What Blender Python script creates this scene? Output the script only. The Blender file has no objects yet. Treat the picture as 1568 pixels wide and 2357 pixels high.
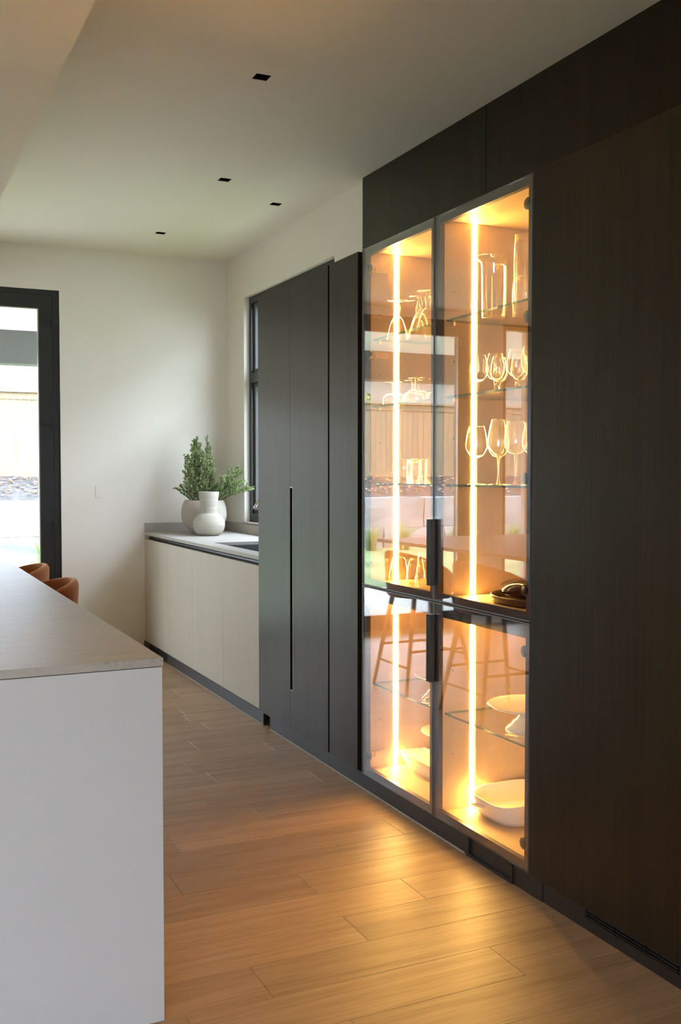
import bpy, bmesh, math, random
from mathutils import Vector

random.seed(7)
scn = bpy.context.scene
col = scn.collection
PI = math.pi

# ------------------------------------------------------------------ camera
cam = bpy.data.objects.new('camera', bpy.data.cameras.new('camera'))
col.objects.link(cam)
cam.data.sensor_fit = 'VERTICAL'
cam.data.sensor_height = 36.0
cam.data.sensor_width = 36.0 * 1568 / 2357
cam.data.lens = 2320.05 / 2357 * 36.0
cam.data.clip_start = 0.05
cam.location = (0, 0, 1.37)
cam.rotation_euler = (PI / 2 - 0.03831, 0, -0.43803)
scn.camera = cam

# ------------------------------------------------------------------ daylight (overcast sky) and exposure
world = bpy.data.worlds.new('overcast_sky')
scn.world = world
world.use_nodes = True
bg = world.node_tree.nodes['Background']
bg.inputs['Color'].default_value = (0.76, 0.90, 1.10, 1)
bg.inputs['Strength'].default_value = 1.0
scn.view_settings.view_transform = 'Standard'
scn.view_settings.look = 'None'
scn.view_settings.gamma = 1.0
scn.view_settings.use_curve_mapping = False
scn.view_settings.exposure = 4.3
LED_STRENGTH = 13.0
LED_COLOR = (1.0, 0.555, 0.13)
cy = scn.cycles
cy.max_bounces = 10
cy.diffuse_bounces = 5
cy.glossy_bounces = 5
cy.transmission_bounces = 8
cy.transparent_max_bounces = 32
cy.caustics_reflective = False
cy.caustics_refractive = False
cy.sample_clamp_indirect = 8.0


def portal(name, loc, rot, sx, sy):
    """gives no light of its own: guides the sampling of the sky through an opening"""
    l = bpy.data.lights.new(name, 'AREA')
    l.shape = 'RECTANGLE'
    l.size, l.size_y = sx, sy
    l.cycles.is_portal = True
    o = bpy.data.objects.new(name, l)
    col.objects.link(o)
    o.location = loc
    o.rotation_euler = rot


# openings of the room (metres): sink window and garden door (in the photograph), side light (seen mirrored in the
# glass doors), and the glazing behind the viewer whose cool daylight falls on the island's end panel
WIN_R = (5.654, 7.30, 0.99, 2.705)
DOOR = (-1.08, 1.308, 0.0, 2.728)
WIN_N = (-1.76, -1.40, 0.0, 2.728)
WIN_B = (-4.2, -1.5, 0.05, 2.5)
XW, YF, XL, YB, HC = 2.607, 7.73, -4.6, -3.2, 3.05
portal('sink_window_daylight', (XW + 0.2, 6.477, 1.85), (0, PI / 2, 0), 1.75, 1.68)
portal('garden_door_offscreen', (0.114, YF + 0.24, 1.364), (-PI / 2, 0, 0), 2.45, 2.8)
portal('side_light_offscreen', (-1.58, YF + 0.24, 1.364), (-PI / 2, 0, 0), 0.4, 2.8)
portal('window_rear_offscreen', (-2.85, YB - 0.24, 1.275), (PI / 2, 0, 0), 2.8, 2.5)

# ------------------------------------------------------------------ materials
MATS = {}


def new_mat(name):
    m = bpy.data.materials.new(name)
    m.use_nodes = True
    nt = m.node_tree
    b = nt.nodes['Principled BSDF']
    MATS[name] = m
    return m, nt, b


def N(nt, typ, **kw):
    n = nt.nodes.new(typ)
    for k, v in kw.items():
        if k.startswith('_'):
            setattr(n, k[1:], v)
        else:
            n.inputs[k].default_value = v
    return n


def coords(nt, scale=(1, 1, 1), rand=0.0, kind='Object'):
    tc = nt.nodes.new('ShaderNodeTexCoord')
    mp = nt.nodes.new('ShaderNodeMapping')
    mp.inputs['Scale'].default_value = scale
    nt.links.new(tc.outputs[kind], mp.inputs['Vector'])
    if rand:
        oi = nt.nodes.new('ShaderNodeObjectInfo')
        mu = nt.nodes.new('ShaderNodeVectorMath')
        mu.operation = 'SCALE'
        mu.inputs[0].default_value = (rand, rand * 1.7, rand * 2.3)
        nt.links.new(oi.outputs['Random'], mu.inputs['Scale'])
        nt.links.new(mu.outputs[0], mp.inputs['Location'])
    return mp


def ramp(nt, fac, stops):
    r = nt.nodes.new('ShaderNodeValToRGB')
    e = r.color_ramp.elements
    while len(e) < len(stops):
        e.new(0.5)
    for i, (p, c) in enumerate(stops):
        e[i].position = p
        e[i].color = (*c, 1)
    nt.links.new(fac, r.inputs['Fac'])
    return r


def bump(nt, b, h, strength=0.2, dist=0.002):
    bp = nt.nodes.new('ShaderNodeBump')
    bp.inputs['Strength'].default_value = strength
    bp.inputs['Distance'].default_value = dist
    nt.links.new(h, bp.inputs['Height'])
    nt.links.new(bp.outputs[0], b.inputs['Normal'])


def plain(name, c, rough=0.5, metal=0.0, spec=0.5, noise=0.0, nscale=40, bumpv=0.0):
    m, nt, b = new_mat(name)
    b.inputs['Roughness'].default_value = rough
    b.inputs['Metallic'].default_value = metal
    b.inputs['Specular IOR Level'].default_value = spec
    if noise or bumpv:
        mp = coords(nt)
        t = N(nt, 'ShaderNodeTexNoise', Scale=nscale, Detail=6.0)
        nt.links.new(mp.outputs[0], t.inputs['Vector'])
        lo = tuple(max(0, v * (1 - noise)) for v in c)
        hi = tuple(v * (1 + noise) for v in c)
        r = ramp(nt, t.outputs['Fac'], [(0.3, lo), (0.7, hi)])
        nt.links.new(r.outputs[0], b.inputs['Base Color'])
        if bumpv:
            bump(nt, b, t.outputs['Fac'], bumpv)
    else:
        b.inputs['Base Color'].default_value = (*c, 1)
    return m


def grain(name, lo, mid, hi, rough, axis=2, fine=90, rand=0.0, bumpv=0.25, spec=0.5, tone=0.0, long=1.6):
    """wood veneer: fine pores and broad bands stretched along one axis"""
    m, nt, b = new_mat(name)
    sc = [fine] * 3
    sc[axis] = long
    mp = coords(nt, tuple(sc), rand)
    t = N(nt, 'ShaderNodeTexNoise', Scale=1.0, Detail=5.0, Roughness=0.6)
    nt.links.new(mp.outputs[0], t.inputs['Vector'])
    sc2 = [7.0] * 3
    sc2[axis] = 0.5
    mp2 = coords(nt, tuple(sc2), rand)
    t2 = N(nt, 'ShaderNodeTexNoise', Scale=1.0, Detail=3.0, Distortion=1.2)
    nt.links.new(mp2.outputs[0], t2.inputs['Vector'])
    mx = nt.nodes.new('ShaderNodeMix')
    mx.data_type = 'FLOAT'
    mx.inputs[0].default_value = 0.45
    nt.links.new(t.outputs['Fac'], mx.inputs[2])
    nt.links.new(t2.outputs['Fac'], mx.inputs[3])
    r = ramp(nt, mx.outputs[0], [(0.36, lo), (0.5, mid), (0.64, hi)])
    out = r.outputs[0]
    if tone:
        oi = nt.nodes.new('ShaderNodeObjectInfo')
        hs = nt.nodes.new('ShaderNodeHueSaturation')
        mr = N(nt, 'ShaderNodeMapRange')
        mr.inputs['To Min'].default_value = 1 - tone
        mr.inputs['To Max'].default_value = 1 + tone
        nt.links.new(oi.outputs['Random'], mr.inputs['Value'])
        nt.links.new(mr.outputs[0], hs.inputs['Value'])
        nt.links.new(out, hs.inputs['Color'])
        out = hs.outputs[0]
    nt.links.new(out, b.inputs['Base Color'])
    b.inputs['Roughness'].default_value = rough
    b.inputs['Specular IOR Level'].default_value = spec
    if bumpv:
        bump(nt, b, t.outputs['Fac'], bumpv, 0.0006)
    return m


def glass_mat(name, ior=1.5, tint=(1, 1, 1), rough=0.0):
    """clear sheet glass: Fresnel reflection over straight-through transmission, same from both faces"""
    m = bpy.data.materials.new(name)
    m.use_nodes = True
    nt = m.node_tree
    nt.nodes.remove(nt.nodes['Principled BSDF'])
    out = nt.nodes['Material Output']
    ge = nt.nodes.new('ShaderNodeNewGeometry')
    mr = N(nt, 'ShaderNodeMapRange')
    mr.inputs['To Min'].default_value = ior
    mr.inputs['To Max'].default_value = 1.0 / ior
    nt.links.new(ge.outputs['Backfacing'], mr.inputs['Value'])
    fr = nt.nodes.new('ShaderNodeFresnel')
    nt.links.new(mr.outputs[0], fr.inputs['IOR'])
    tr = nt.nodes.new('ShaderNodeBsdfTransparent')
    tr.inputs['Color'].default_value = (*tint, 1)
    gl = nt.nodes.new('ShaderNodeBsdfGlossy')
    gl.inputs['Roughness'].default_value = rough
    gl.inputs['Color'].default_value = (1, 1, 1, 1)
    mx = nt.nodes.new('ShaderNodeMixShader')
    nt.links.new(fr.outputs[0], mx.inputs[0])
    nt.links.new(tr.outputs[0], mx.inputs[1])
    nt.links.new(gl.outputs[0], mx.inputs[2])
    nt.links.new(mx.outputs[0], out.inputs['Surface'])
    MATS[name] = m
    return m


plain('wall_paint', (0.82, 0.765, 0.67), 0.9, spec=0.2, noise=0.01, nscale=60, bumpv=0.03)
plain('ceiling_paint', (0.88, 0.83, 0.71), 0.95, spec=0.15, noise=0.01, nscale=60)
grain('dark_oak', (0.0075, 0.0054, 0.0030), (0.0160, 0.0119, 0.0072), (0.0245, 0.0185, 0.0115), 0.35, axis=2, fine=150, rand=3.0, bumpv=0.8, spec=0.33)
MATS['dark_oak'].node_tree.nodes['Principled BSDF'].inputs['Specular Tint'].default_value = (1.0, 0.86, 0.64, 1)
_b = MATS['dark_oak'].node_tree.nodes['Principled BSDF']
_b.inputs['Sheen Weight'].default_value = 0.06
_b.inputs['Sheen Roughness'].default_value = 0.28
_b.inputs['Sheen Tint'].default_value = (1.0, 0.80, 0.58, 1)
plain('matte_black', (0.012, 0.012, 0.012), 0.8, spec=0.2)
plain('plywood', (0.26, 0.17, 0.10), 0.9)
plain('black_metal', (0.012, 0.012, 0.012), 0.42)
plain('bronze_metal', (0.055, 0.047, 0.038), 0.38, metal=0.6)
plain('door_frame_grey', (0.016, 0.0155, 0.015), 0.4)
plain('plinth_bronze', (0.024, 0.020, 0.016), 0.42, metal=0.1)
plain('hinge_metal', (0.72, 0.56, 0.36), 0.3, metal=0.35)
plain('trim_bronze', (0.17, 0.16, 0.145), 0.38, metal=0.5)
plain('channel_bronze', (0.035, 0.03, 0.025), 0.4, metal=0.3)
plain('lip_metal', (0.42, 0.40, 0.35), 0.35, metal=0.7)
plain('sealant', (0.42, 0.40, 0.36), 0.5)
grain('cream_laminate', (0.545, 0.488, 0.378), (0.56, 0.50, 0.39), (0.575, 0.515, 0.402), 0.55, axis=2, fine=60, rand=2.0, bumpv=0.03, long=0.6)
grain('cabinet_lining', (0.58, 0.435, 0.255), (0.605, 0.455, 0.27), (0.625, 0.475, 0.285), 0.55, axis=2, fine=110, rand=2.0, bumpv=0.05)
plain('lining_edge', (0.020, 0.015, 0.011), 0.5)
plain('white_lacquer', (0.60, 0.60, 0.59), 0.5, noise=0.01)
plain('ceramic_white', (0.80, 0.785, 0.75), 0.22)
plain('ceramic_matte', (0.76, 0.735, 0.69), 0.4)
plain('tray_dark', (0.030, 0.016, 0.009), 0.28)
plain('cloth_dark', (0.022, 0.013, 0.009), 0.16, spec=0.8)
plain('steel', (0.62, 0.60, 0.56), 0.28, metal=1.0)
plain('sink_steel', (0.20, 0.21, 0.21), 0.35, metal=0.8)
plain('velvet_rust', (0.36, 0.105, 0.030), 0.85, spec=0.1, noise=0.12, nscale=70)
grain('stool_wood', (0.030, 0.016, 0.008), (0.045, 0.024, 0.012), (0.06, 0.032, 0.016), 0.5, axis=2, rand=1.0)
MATS['velvet_rust'].node_tree.nodes['Principled BSDF'].inputs['Sheen Weight'].default_value = 0.6
MATS['velvet_rust'].node_tree.nodes['Principled BSDF'].inputs['Sheen Tint'].default_value = (1.0, 0.62, 0.35, 1)
glass_mat('pane_glass', 1.5)
glass_mat('door_glass', 1.8)
glass_mat('ware_glass', 1.75, rough=0.015)
glass_mat('shelf_glass', 1.5, tint=(0.975, 0.99, 0.98))


def edge_glass():
    m, nt, b = new_mat('shelf_edge')
    b.inputs['Base Color'].default_value = (0.22, 0.33, 0.24, 1)
    b.inputs['Roughness'].default_value = 0.15
    tr = nt.nodes.new('ShaderNodeBsdfTransparent')
    tr.inputs['Color'].default_value = (0.55, 0.72, 0.6, 1)
    mx = nt.nodes.new('ShaderNodeMixShader')
    mx.inputs[0].default_value = 0.4
    nt.links.new(b.outputs[0], mx.inputs[1])
    nt.links.new(tr.outputs[0], mx.inputs[2])
    nt.links.new(mx.outputs[0], nt.nodes['Material Output'].inputs['Surface'])


edge_glass()


def led_mat():
    m = bpy.data.materials.new('led_light')
    m.use_nodes = True
    nt = m.node_tree
    nt.nodes.remove(nt.nodes['Principled BSDF'])
    e = nt.nodes.new('ShaderNodeEmission')
    e.inputs['Color'].default_value = (*LED_COLOR, 1)
    e.inputs['Strength'].default_value = LED_STRENGTH
    nt.links.new(e.outputs[0], nt.nodes['Material Output'].inputs['Surface'])
    MATS['led_light'] = m


led_mat()


def oak_floor():
    m, nt, b = new_mat('oak_plank')
    mp = coords(nt, (1.8, 34, 34), 9.0)
    t = N(nt, 'ShaderNodeTexNoise', Scale=1.0, Detail=6.0, Roughness=0.62, Distortion=0.3)
    nt.links.new(mp.outputs[0], t.inputs['Vector'])
    mp2 = coords(nt, (0.8, 9, 9), 9.0)
    t2 = N(nt, 'ShaderNodeTexNoise', Scale=1.0, Detail=3.0, Distortion=2.2)
    nt.links.new(mp2.outputs[0], t2.inputs['Vector'])
    w = nt.nodes.new('ShaderNodeTexWave')
    w.wave_type = 'BANDS'
    w.bands_direction = 'Y'
    w.inputs['Scale'].default_value = 1.1
    w.inputs['Distortion'].default_value = 7.0
    w.inputs['Detail'].default_value = 3.0
    w.inputs['Detail Scale'].default_value = 0.7
    mp3 = coords(nt, (0.9, 14, 14), 9.0)
    nt.links.new(mp3.outputs[0], w.inputs['Vector'])
    m1 = nt.nodes.new('ShaderNodeMix')
    m1.data_type = 'FLOAT'
    m1.inputs[0].default_value = 0.55
    nt.links.new(t.outputs['Fac'], m1.inputs[2])
    nt.links.new(t2.outputs['Fac'], m1.inputs[3])
    m2 = nt.nodes.new('ShaderNodeMix')
    m2.data_type = 'FLOAT'
    m2.inputs[0].default_value = 0.05
    nt.links.new(m1.outputs[0], m2.inputs[2])
    nt.links.new(w.outputs['Fac'], m2.inputs[3])
    r = ramp(nt, m2.outputs[0], [(0.34, (0.385, 0.235, 0.128)), (0.5, (0.45, 0.28, 0.156)), (0.66, (0.51, 0.335, 0.20))])
    mp4 = coords(nt, (5.0, 240, 240), 9.0)
    t4 = N(nt, 'ShaderNodeTexNoise', Scale=1.0, Detail=2.0)
    nt.links.new(mp4.outputs[0], t4.inputs['Vector'])
    po = ramp(nt, t4.outputs['Fac'], [(0.33, (0.70, 0.64, 0.58)), (0.44, (1, 1, 1))])
    mm = nt.nodes.new('ShaderNodeMix')
    mm.data_type = 'RGBA'
    mm.blend_type = 'MULTIPLY'
    mm.inputs[0].default_value = 0.75
    nt.links.new(r.outputs[0], mm.inputs[6])
    nt.links.new(po.outputs[0], mm.inputs[7])
    oi = nt.nodes.new('ShaderNodeObjectInfo')
    hs = nt.nodes.new('ShaderNodeHueSaturation')
    mr = N(nt, 'ShaderNodeMapRange')
    mr.inputs['To Min'].default_value = 0.88
    mr.inputs['To Max'].default_value = 1.12
    nt.links.new(oi.outputs['Random'], mr.inputs['Value'])
    nt.links.new(mr.outputs[0], hs.inputs['Value'])
    nt.links.new(mm.outputs[2], hs.inputs['Color'])
    nt.links.new(hs.outputs[0], b.inputs['Base Color'])
    rr = N(nt, 'ShaderNodeMapRange')
    rr.inputs['To Min'].default_value = 0.50
    rr.inputs['To Max'].default_value = 0.40
    nt.links.new(m2.outputs[0], rr.inputs['Value'])
    nt.links.new(rr.outputs[0], b.inputs['Roughness'])
    b.inputs['Specular IOR Level'].default_value = 0.45
    bump(nt, b, m2.outputs[0], 0.06, 0.001)


oak_floor()


def stone_top(name, k):
    m, nt, b = new_mat(name)
    mp = coords(nt, (4, 26, 10))
    t = N(nt, 'ShaderNodeTexNoise', Scale=1.0, Detail=7.0, Roughness=0.65, Distortion=0.4)
    nt.links.new(mp.outputs[0], t.inputs['Vector'])
    mp2 = coords(nt, (160, 420, 200))
    t2 = N(nt, 'ShaderNodeTexNoise', Scale=1.0, Detail=3.0)
    nt.links.new(mp2.outputs[0], t2.inputs['Vector'])
    m1 = nt.nodes.new('ShaderNodeMix')
    m1.data_type = 'FLOAT'
    m1.inputs[0].default_value = 0.4
    nt.links.new(t.outputs['Fac'], m1.inputs[2])
    nt.links.new(t2.outputs['Fac'], m1.inputs[3])
    r = ramp(nt, m1.outputs[0], [(0.30, (0.30 * k, 0.265 * k, 0.22 * k)), (0.45, (0.415 * k, 0.38 * k, 0.325 * k)), (0.7, (0.475 * k, 0.44 * k, 0.385 * k))])
    nt.links.new(r.outputs[0], b.inputs['Base Color'])
    b.inputs['Roughness'].default_value = 0.48
    bump(nt, b, m1.outputs[0], 0.03, 0.0005)


stone_top('stone_worktop', 1.0)


def plaster():
    m, nt, b = new_mat('rough_clay')
    mp = coords(nt, (8, 8, 60))
    t = N(nt, 'ShaderNodeTexNoise', Scale=1.0, Detail=7.0, Roughness=0.7)
    nt.links.new(mp.outputs[0], t.inputs['Vector'])
    r = ramp(nt, t.outputs['Fac'], [(0.25, (0.32, 0.285, 0.225)), (0.5, (0.42, 0.385, 0.315)), (0.75, (0.49, 0.46, 0.385))])
    nt.links.new(r.outputs[0], b.inputs['Base Color'])
    b.inputs['Roughness'].default_value = 0.9
    b.inputs['Specular IOR Level'].default_value = 0.2
    bump(nt, b, t.outputs['Fac'], 0.25, 0.003)


plaster()
plain('smooth_clay', (0.46, 0.41, 0.34), 0.85, spec=0.2, noise=0.06, nscale=9, bumpv=0.06)


def leaves_mat(name, stops, rough=0.55):
    m, nt, b = new_mat(name)
    ge = nt.nodes.new('ShaderNodeNewGeometry')
    r = ramp(nt, ge.outputs['Random Per Island'], stops)
    nt.links.new(r.outputs[0], b.inputs['Base Color'])
    b.inputs['Roughness'].default_value = rough
    b.inputs['Subsurface Weight'].default_value = 0.0
    tl = nt.nodes.new('ShaderNodeBsdfTranslucent')
    nt.links.new(r.outputs[0], tl.inputs['Color'])
    mx = nt.nodes.new('ShaderNodeMixShader')
    mx.inputs[0].default_value = 0.25
    nt.links.new(b.outputs[0], mx.inputs[1])
    nt.links.new(tl.outputs[0], mx.inputs[2])
    nt.links.new(mx.outputs[0], nt.nodes['Material Output'].inputs['Surface'])


leaves_mat('boxwood_leaf', [(0.0, (0.14, 0.20, 0.06)), (0.5, (0.30, 0.39, 0.15)), (1.0, (0.52, 0.60, 0.32))])
leaves_mat('grass_blade', [(0.0, (0.10, 0.17, 0.04)), (1.0, (0.26, 0.36, 0.10))])
leaves_mat('tree_leaf', [(0.0, (0.16, 0.18, 0.05)), (0.6, (0.30, 0.30, 0.09)), (1.0, (0.42, 0.33, 0.10))])
leaves_mat('fallen_leaf', [(0.0, (0.42, 0.20, 0.08)), (0.5, (0.55, 0.32, 0.16)), (1.0, (0.62, 0.45, 0.28))])
plain('twig', (0.14, 0.09, 0.05), 0.8)
grain('cedar_board', (0.150, 0.104, 0.056), (0.176, 0.126, 0.070), (0.198, 0.145, 0.083), 0.75, axis=2, fine=30, rand=5.0, bumpv=0.1, tone=0.09)
plain('mulch', (0.042, 0.037, 0.034), 0.95, noise=0.55, nscale=6, bumpv=0.6)
plain('quarry_stone', (0.21, 0.205, 0.20), 0.9, noise=0.22, nscale=1.6, bumpv=0.5)
plain('lawn_soil', (0.13, 0.165, 0.055), 0.95, noise=0.35, nscale=1.2)
plain('concrete', (0.58, 0.555, 0.51), 0.85, noise=0.05, nscale=3)
plain('patio_ceiling_paint', (0.78, 0.75, 0.68), 0.9)
plain('charcoal_paint', (0.10, 0.10, 0.095), 0.7)
plain('render_cream', (0.22, 0.20, 0.165), 0.9, noise=0.1, nscale=0.6)
plain('outer_wall', (0.55, 0.55, 0.54), 0.9)


# ------------------------------------------------------------------ helpers
def wloc(p):
    v = Vector((0, 0, 0))
    while p is not None:
        v += p.location
        p = p.parent
    return v


def link(o, parent=None):
    col.objects.link(o)
    if parent is not None:
        o.parent = parent
    return o


def tag(o, label=None, cat=None, group=None, kind=None):
    if label:
        o['label'] = label
    if cat:
        o['category'] = cat
    if group:
        o['group'] = group
    if kind:
        o['kind'] = kind
    return o


def thing(name, loc, label=None, cat=None, group=None, kind=None):
    o = bpy.data.objects.new(name, None)
    o.empty_display_size = 0.1
    o.location = loc
    link(o)
    return tag(o, label, cat, group, kind)


def mk(name, verts, faces, mat, parent=None, loc=(0, 0, 0), smooth=False, mats=None, fmi=None):
    """mesh object whose vertices are given relative to loc (world coordinates)"""
    me = bpy.data.meshes.new(name)
    me.from_pydata([tuple(v) for v in verts], [], faces)
    for mm in (mats or [mat]):
        me.materials.append(MATS[mm])
    if fmi:
        for p, i in zip(me.polygons, fmi):
            p.material_index = i
    if smooth:
        me.polygons.foreach_set('use_smooth', [True] * len(me.polygons))
    me.update()
    o = bpy.data.objects.new(name, me)
    o.location = Vector(loc) - wloc(parent)
    return link(o, parent)


def box(name, x0, x1, y0, y1, z0, z1, mat, parent=None, bev=0.0, kind=None):
    c = Vector(((x0 + x1) / 2, (y0 + y1) / 2, (z0 + z1) / 2))
    bm = bmesh.new()
    bmesh.ops.create_cube(bm, size=1.0)
    bmesh.ops.scale(bm, vec=(x1 - x0, y1 - y0, z1 - z0), verts=bm.verts)
    if bev:
        bmesh.ops.bevel(bm, geom=list(bm.edges), offset=bev, segments=1, affect='EDGES', profile=0.5)
    me = bpy.data.meshes.new(name)
    bm.to_mesh(me)
    bm.free()
    me.materials.append(MATS[mat])
    o = bpy.data.objects.new(name, me)
    o.location = c - wloc(parent)
    link(o, parent)
    if kind:
        o['kind'] = kind
    return o


def boxes(name, lst, mat, parent=None, loc=None):
    """several boxes that are one rigid piece (a frame) in one mesh"""
    V, F = [], []
    c = Vector(loc) if loc else Vector(((lst[0][0] + lst[0][1]) / 2, (lst[0][2] + lst[0][3]) / 2, (lst[0][4] + lst[0][5]) / 2))
    for (x0, x1, y0, y1, z0, z1) in lst:
        n = len(V)
        for x in (x0, x1):
            for y in (y0, y1):
                for z in (z0, z1):
                    V.append(Vector((x, y, z)) - c)
        F += [tuple(n + i for i in f) for f in ((0, 1, 3, 2), (4, 6, 7, 5), (0, 4, 5, 1), (2, 3, 7, 6), (0, 2, 6, 4), (1, 5, 7, 3))]
    return mk(name, V, F, mat, parent, c)


def slab(name, axis, a0, a1, u0, u1, v0, v1, holes, mat, parent=None, mat_hole=None):
    """box with rectangular through-holes. axis = thin axis; (u, v) = the other two axes in order"""
    us = sorted({u0, u1, *[h[0] for h in holes], *[h[1] for h in holes]})
    vs = sorted({v0, v1, *[h[2] for h in holes], *[h[3] for h in holes]})
    us = [u for u in us if u0 <= u <= u1]
    vs = [v for v in vs if v0 <= v <= v1]

    def solid(i, j):
        if i < 0 or j < 0 or i >= len(us) - 1 or j >= len(vs) - 1:
            return False
        cu, cv = (us[i] + us[i + 1]) / 2, (vs[j] + vs[j + 1]) / 2
        return not any(h[0] < cu < h[1] and h[2] < cv < h[3] for h in holes)

    V, F, idx = [], [], {}

    def P(a, u, v):
        k = (a, u, v)
        if k not in idx:
            idx[k] = len(V)
            p = [0, 0, 0]
            oth = [q for q in range(3) if q != axis]
            p[axis], p[oth[0]], p[oth[1]] = a, u, v
            V.append(p)
        return idx[k]

    for i in range(len(us) - 1):
        for j in range(len(vs) - 1):
            if not solid(i, j):
                continue
            A, B, Cc, D = us[i], us[i + 1], vs[j], vs[j + 1]
            F.append((P(a0, A, Cc), P(a0, A, D), P(a0, B, D), P(a0, B, Cc)))
            F.append((P(a1, A, Cc), P(a1, B, Cc), P(a1, B, D), P(a1, A, D)))
            for (di, dj, e) in ((-1, 0, ((A, Cc), (A, D))), (1, 0, ((B, Cc), (B, D))), (0, -1, ((A, Cc), (B, Cc))), (0, 1, ((A, D), (B, D)))):
                if not solid(i + di, j + dj):
                    F.append((P(a0, *e[0]), P(a0, *e[1]), P(a1, *e[1]), P(a1, *e[0])))
    o = mk(name, V, F, mat, parent, (0, 0, 0) if parent is None else wloc(parent) * 0)
    bm = bmesh.new()
    bm.from_mesh(o.data)
    bmesh.ops.recalc_face_normals(bm, faces=bm.faces)
    bm.to_mesh(o.data)
    bm.free()
    return o


def lathe(name, prof, mat, parent, loc, n=32, close=False, scale=(1, 1)):
    """surface of revolution about z; prof = [(r, z)] ; loc in world coordinates"""
    V, F = [], []
    m = len(prof)
    for k in range(n):
        a = 2 * PI * k / n
        for r, z in prof:
            V.append((r * math.cos(a) * scale[0], r * math.sin(a) * scale[1], z))
    for k in range(n):
        k2 = (k + 1) % n
        for i in range(m - 1 if not close else m):
            j = (i + 1) % m
            F.append((k * m + i, k2 * m + i, k2 * m + j, k * m + j))
    o = mk(name, V, F, mat, parent, loc, smooth=True)
    bm = bmesh.new()
    bm.from_mesh(o.data)
    bmesh.ops.remove_doubles(bm, verts=bm.verts, dist=1e-6)
    bmesh.ops.dissolve_degenerate(bm, edges=bm.edges, dist=1e-7)
    bmesh.ops.recalc_face_normals(bm, faces=bm.faces)
    bm.to_mesh(o.data)
    bm.free()
    return o


def tube(name, pts, rad, mat, parent=None, n=10, rads=None, origin=None):
    """round bar along a polyline (world coordinates)"""
    pts = [Vector(p) for p in pts]
    o0 = Vector(origin) if origin else pts[0].copy()
    V, F = [], []
    prev = None
    for i, p in enumerate(pts):
        t = (pts[min(i + 1, len(pts) - 1)] - pts[max(i - 1, 0)]).normalized()
        if prev is None:
            a = t.cross(Vector((0, 0, 1)))
            if a.length < 1e-3:
                a = t.cross(Vector((1, 0, 0)))
        else:
            a = prev - t * prev.dot(t)
        a.normalize()
        prev = a
        b = t.cross(a)
        r = rads[i] if rads else rad
        for k in range(n):
            an = 2 * PI * k / n
            V.append(p - o0 + a * (r * math.cos(an)) + b * (r * math.sin(an)))
    for i in range(len(pts) - 1):
        for k in range(n):
            k2 = (k + 1) % n
            F.append((i * n + k, i * n + k2, (i + 1) * n + k2, (i + 1) * n + k))
    F.append(tuple(range(n))[::-1])
    F.append(tuple((len(pts) - 1) * n + k for k in range(n)))
    return mk(name, V, F, mat, parent, o0, smooth=True)


def copy_thing(src, loc, rotz=None, label=None, group=None):
    r = src.copy()
    col.objects.link(r)
    r.location = loc
    if rotz is not None:
        r.rotation_euler = (0, 0, rotz)
    if label:
        r['label'] = label
    if group:
        r['group'] = group
    for ch in list(src.children):
        c = ch.copy()
        col.objects.link(c)
        c.parent = r
        for g in list(ch.children):
            d = g.copy()
            col.objects.link(d)
            d.parent = c
    return r


def spline(pts, n=6):
    """Catmull-Rom through 2-D points"""
    out = []
    P = [pts[0]] + list(pts) + [pts[-1]]
    for i in range(1, len(P) - 2):
        for k in range(n):
            t = k / n
            q = []
            for c in range(2):
                p0, p1, p2, p3 = P[i - 1][c], P[i][c], P[i + 1][c], P[i + 2][c]
                q.append(0.5 * (2 * p1 + (p2 - p0) * t + (2 * p0 - 5 * p1 + 4 * p2 - p3) * t * t + (3 * p1 - p0 - 3 * p2 + p3) * t ** 3))
            out.append((max(q[0], 0.0), q[1]))
    out.append(tuple(pts[-1]))
    return out


# ================================================================== ROOM SHELL
tag(slab('wall_right', 0, XW, XW + 0.22, YB, YF + 0.22, -0.02, HC, [WIN_R], 'wall_paint'), 'white painted wall with a tall window above the sink worktop', kind='structure')
tag(slab('wall_far', 1, YF, YF + 0.22, XL, XW, -0.02, HC, [DOOR, WIN_N], 'wall_paint'), 'white painted end wall with a black framed garden door', kind='structure')
tag(slab('wall_left', 0, XL - 0.22, XL, YB, YF + 0.22, -0.02, HC, [], 'wall_paint'), 'white painted wall opposite the dark cabinets', kind='structure')
tag(slab('wall_back', 1, YB - 0.22, YB, XL, XW, -0.02, HC, [WIN_B], 'wall_paint'), 'white painted wall behind the kitchen', kind='structure')

DL = [(1.541, 4.080), (1.878, 5.574), (2.335, 5.939), (1.882, 6.988)]
hs = 0.034
holes = [(x - hs, x + hs, y - hs, y + hs) for x, y in DL]
ceil = slab('ceiling', 2, HC, HC + 0.12, XL, XW, YB, YF, holes, 'ceiling_paint')
tag(ceil, 'smooth off-white ceiling with a dropped soffit', kind='structure')
box('soffit', XL, 0.645, YB, YF, 2.80, HC, 'ceiling_paint', ceil)

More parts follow.
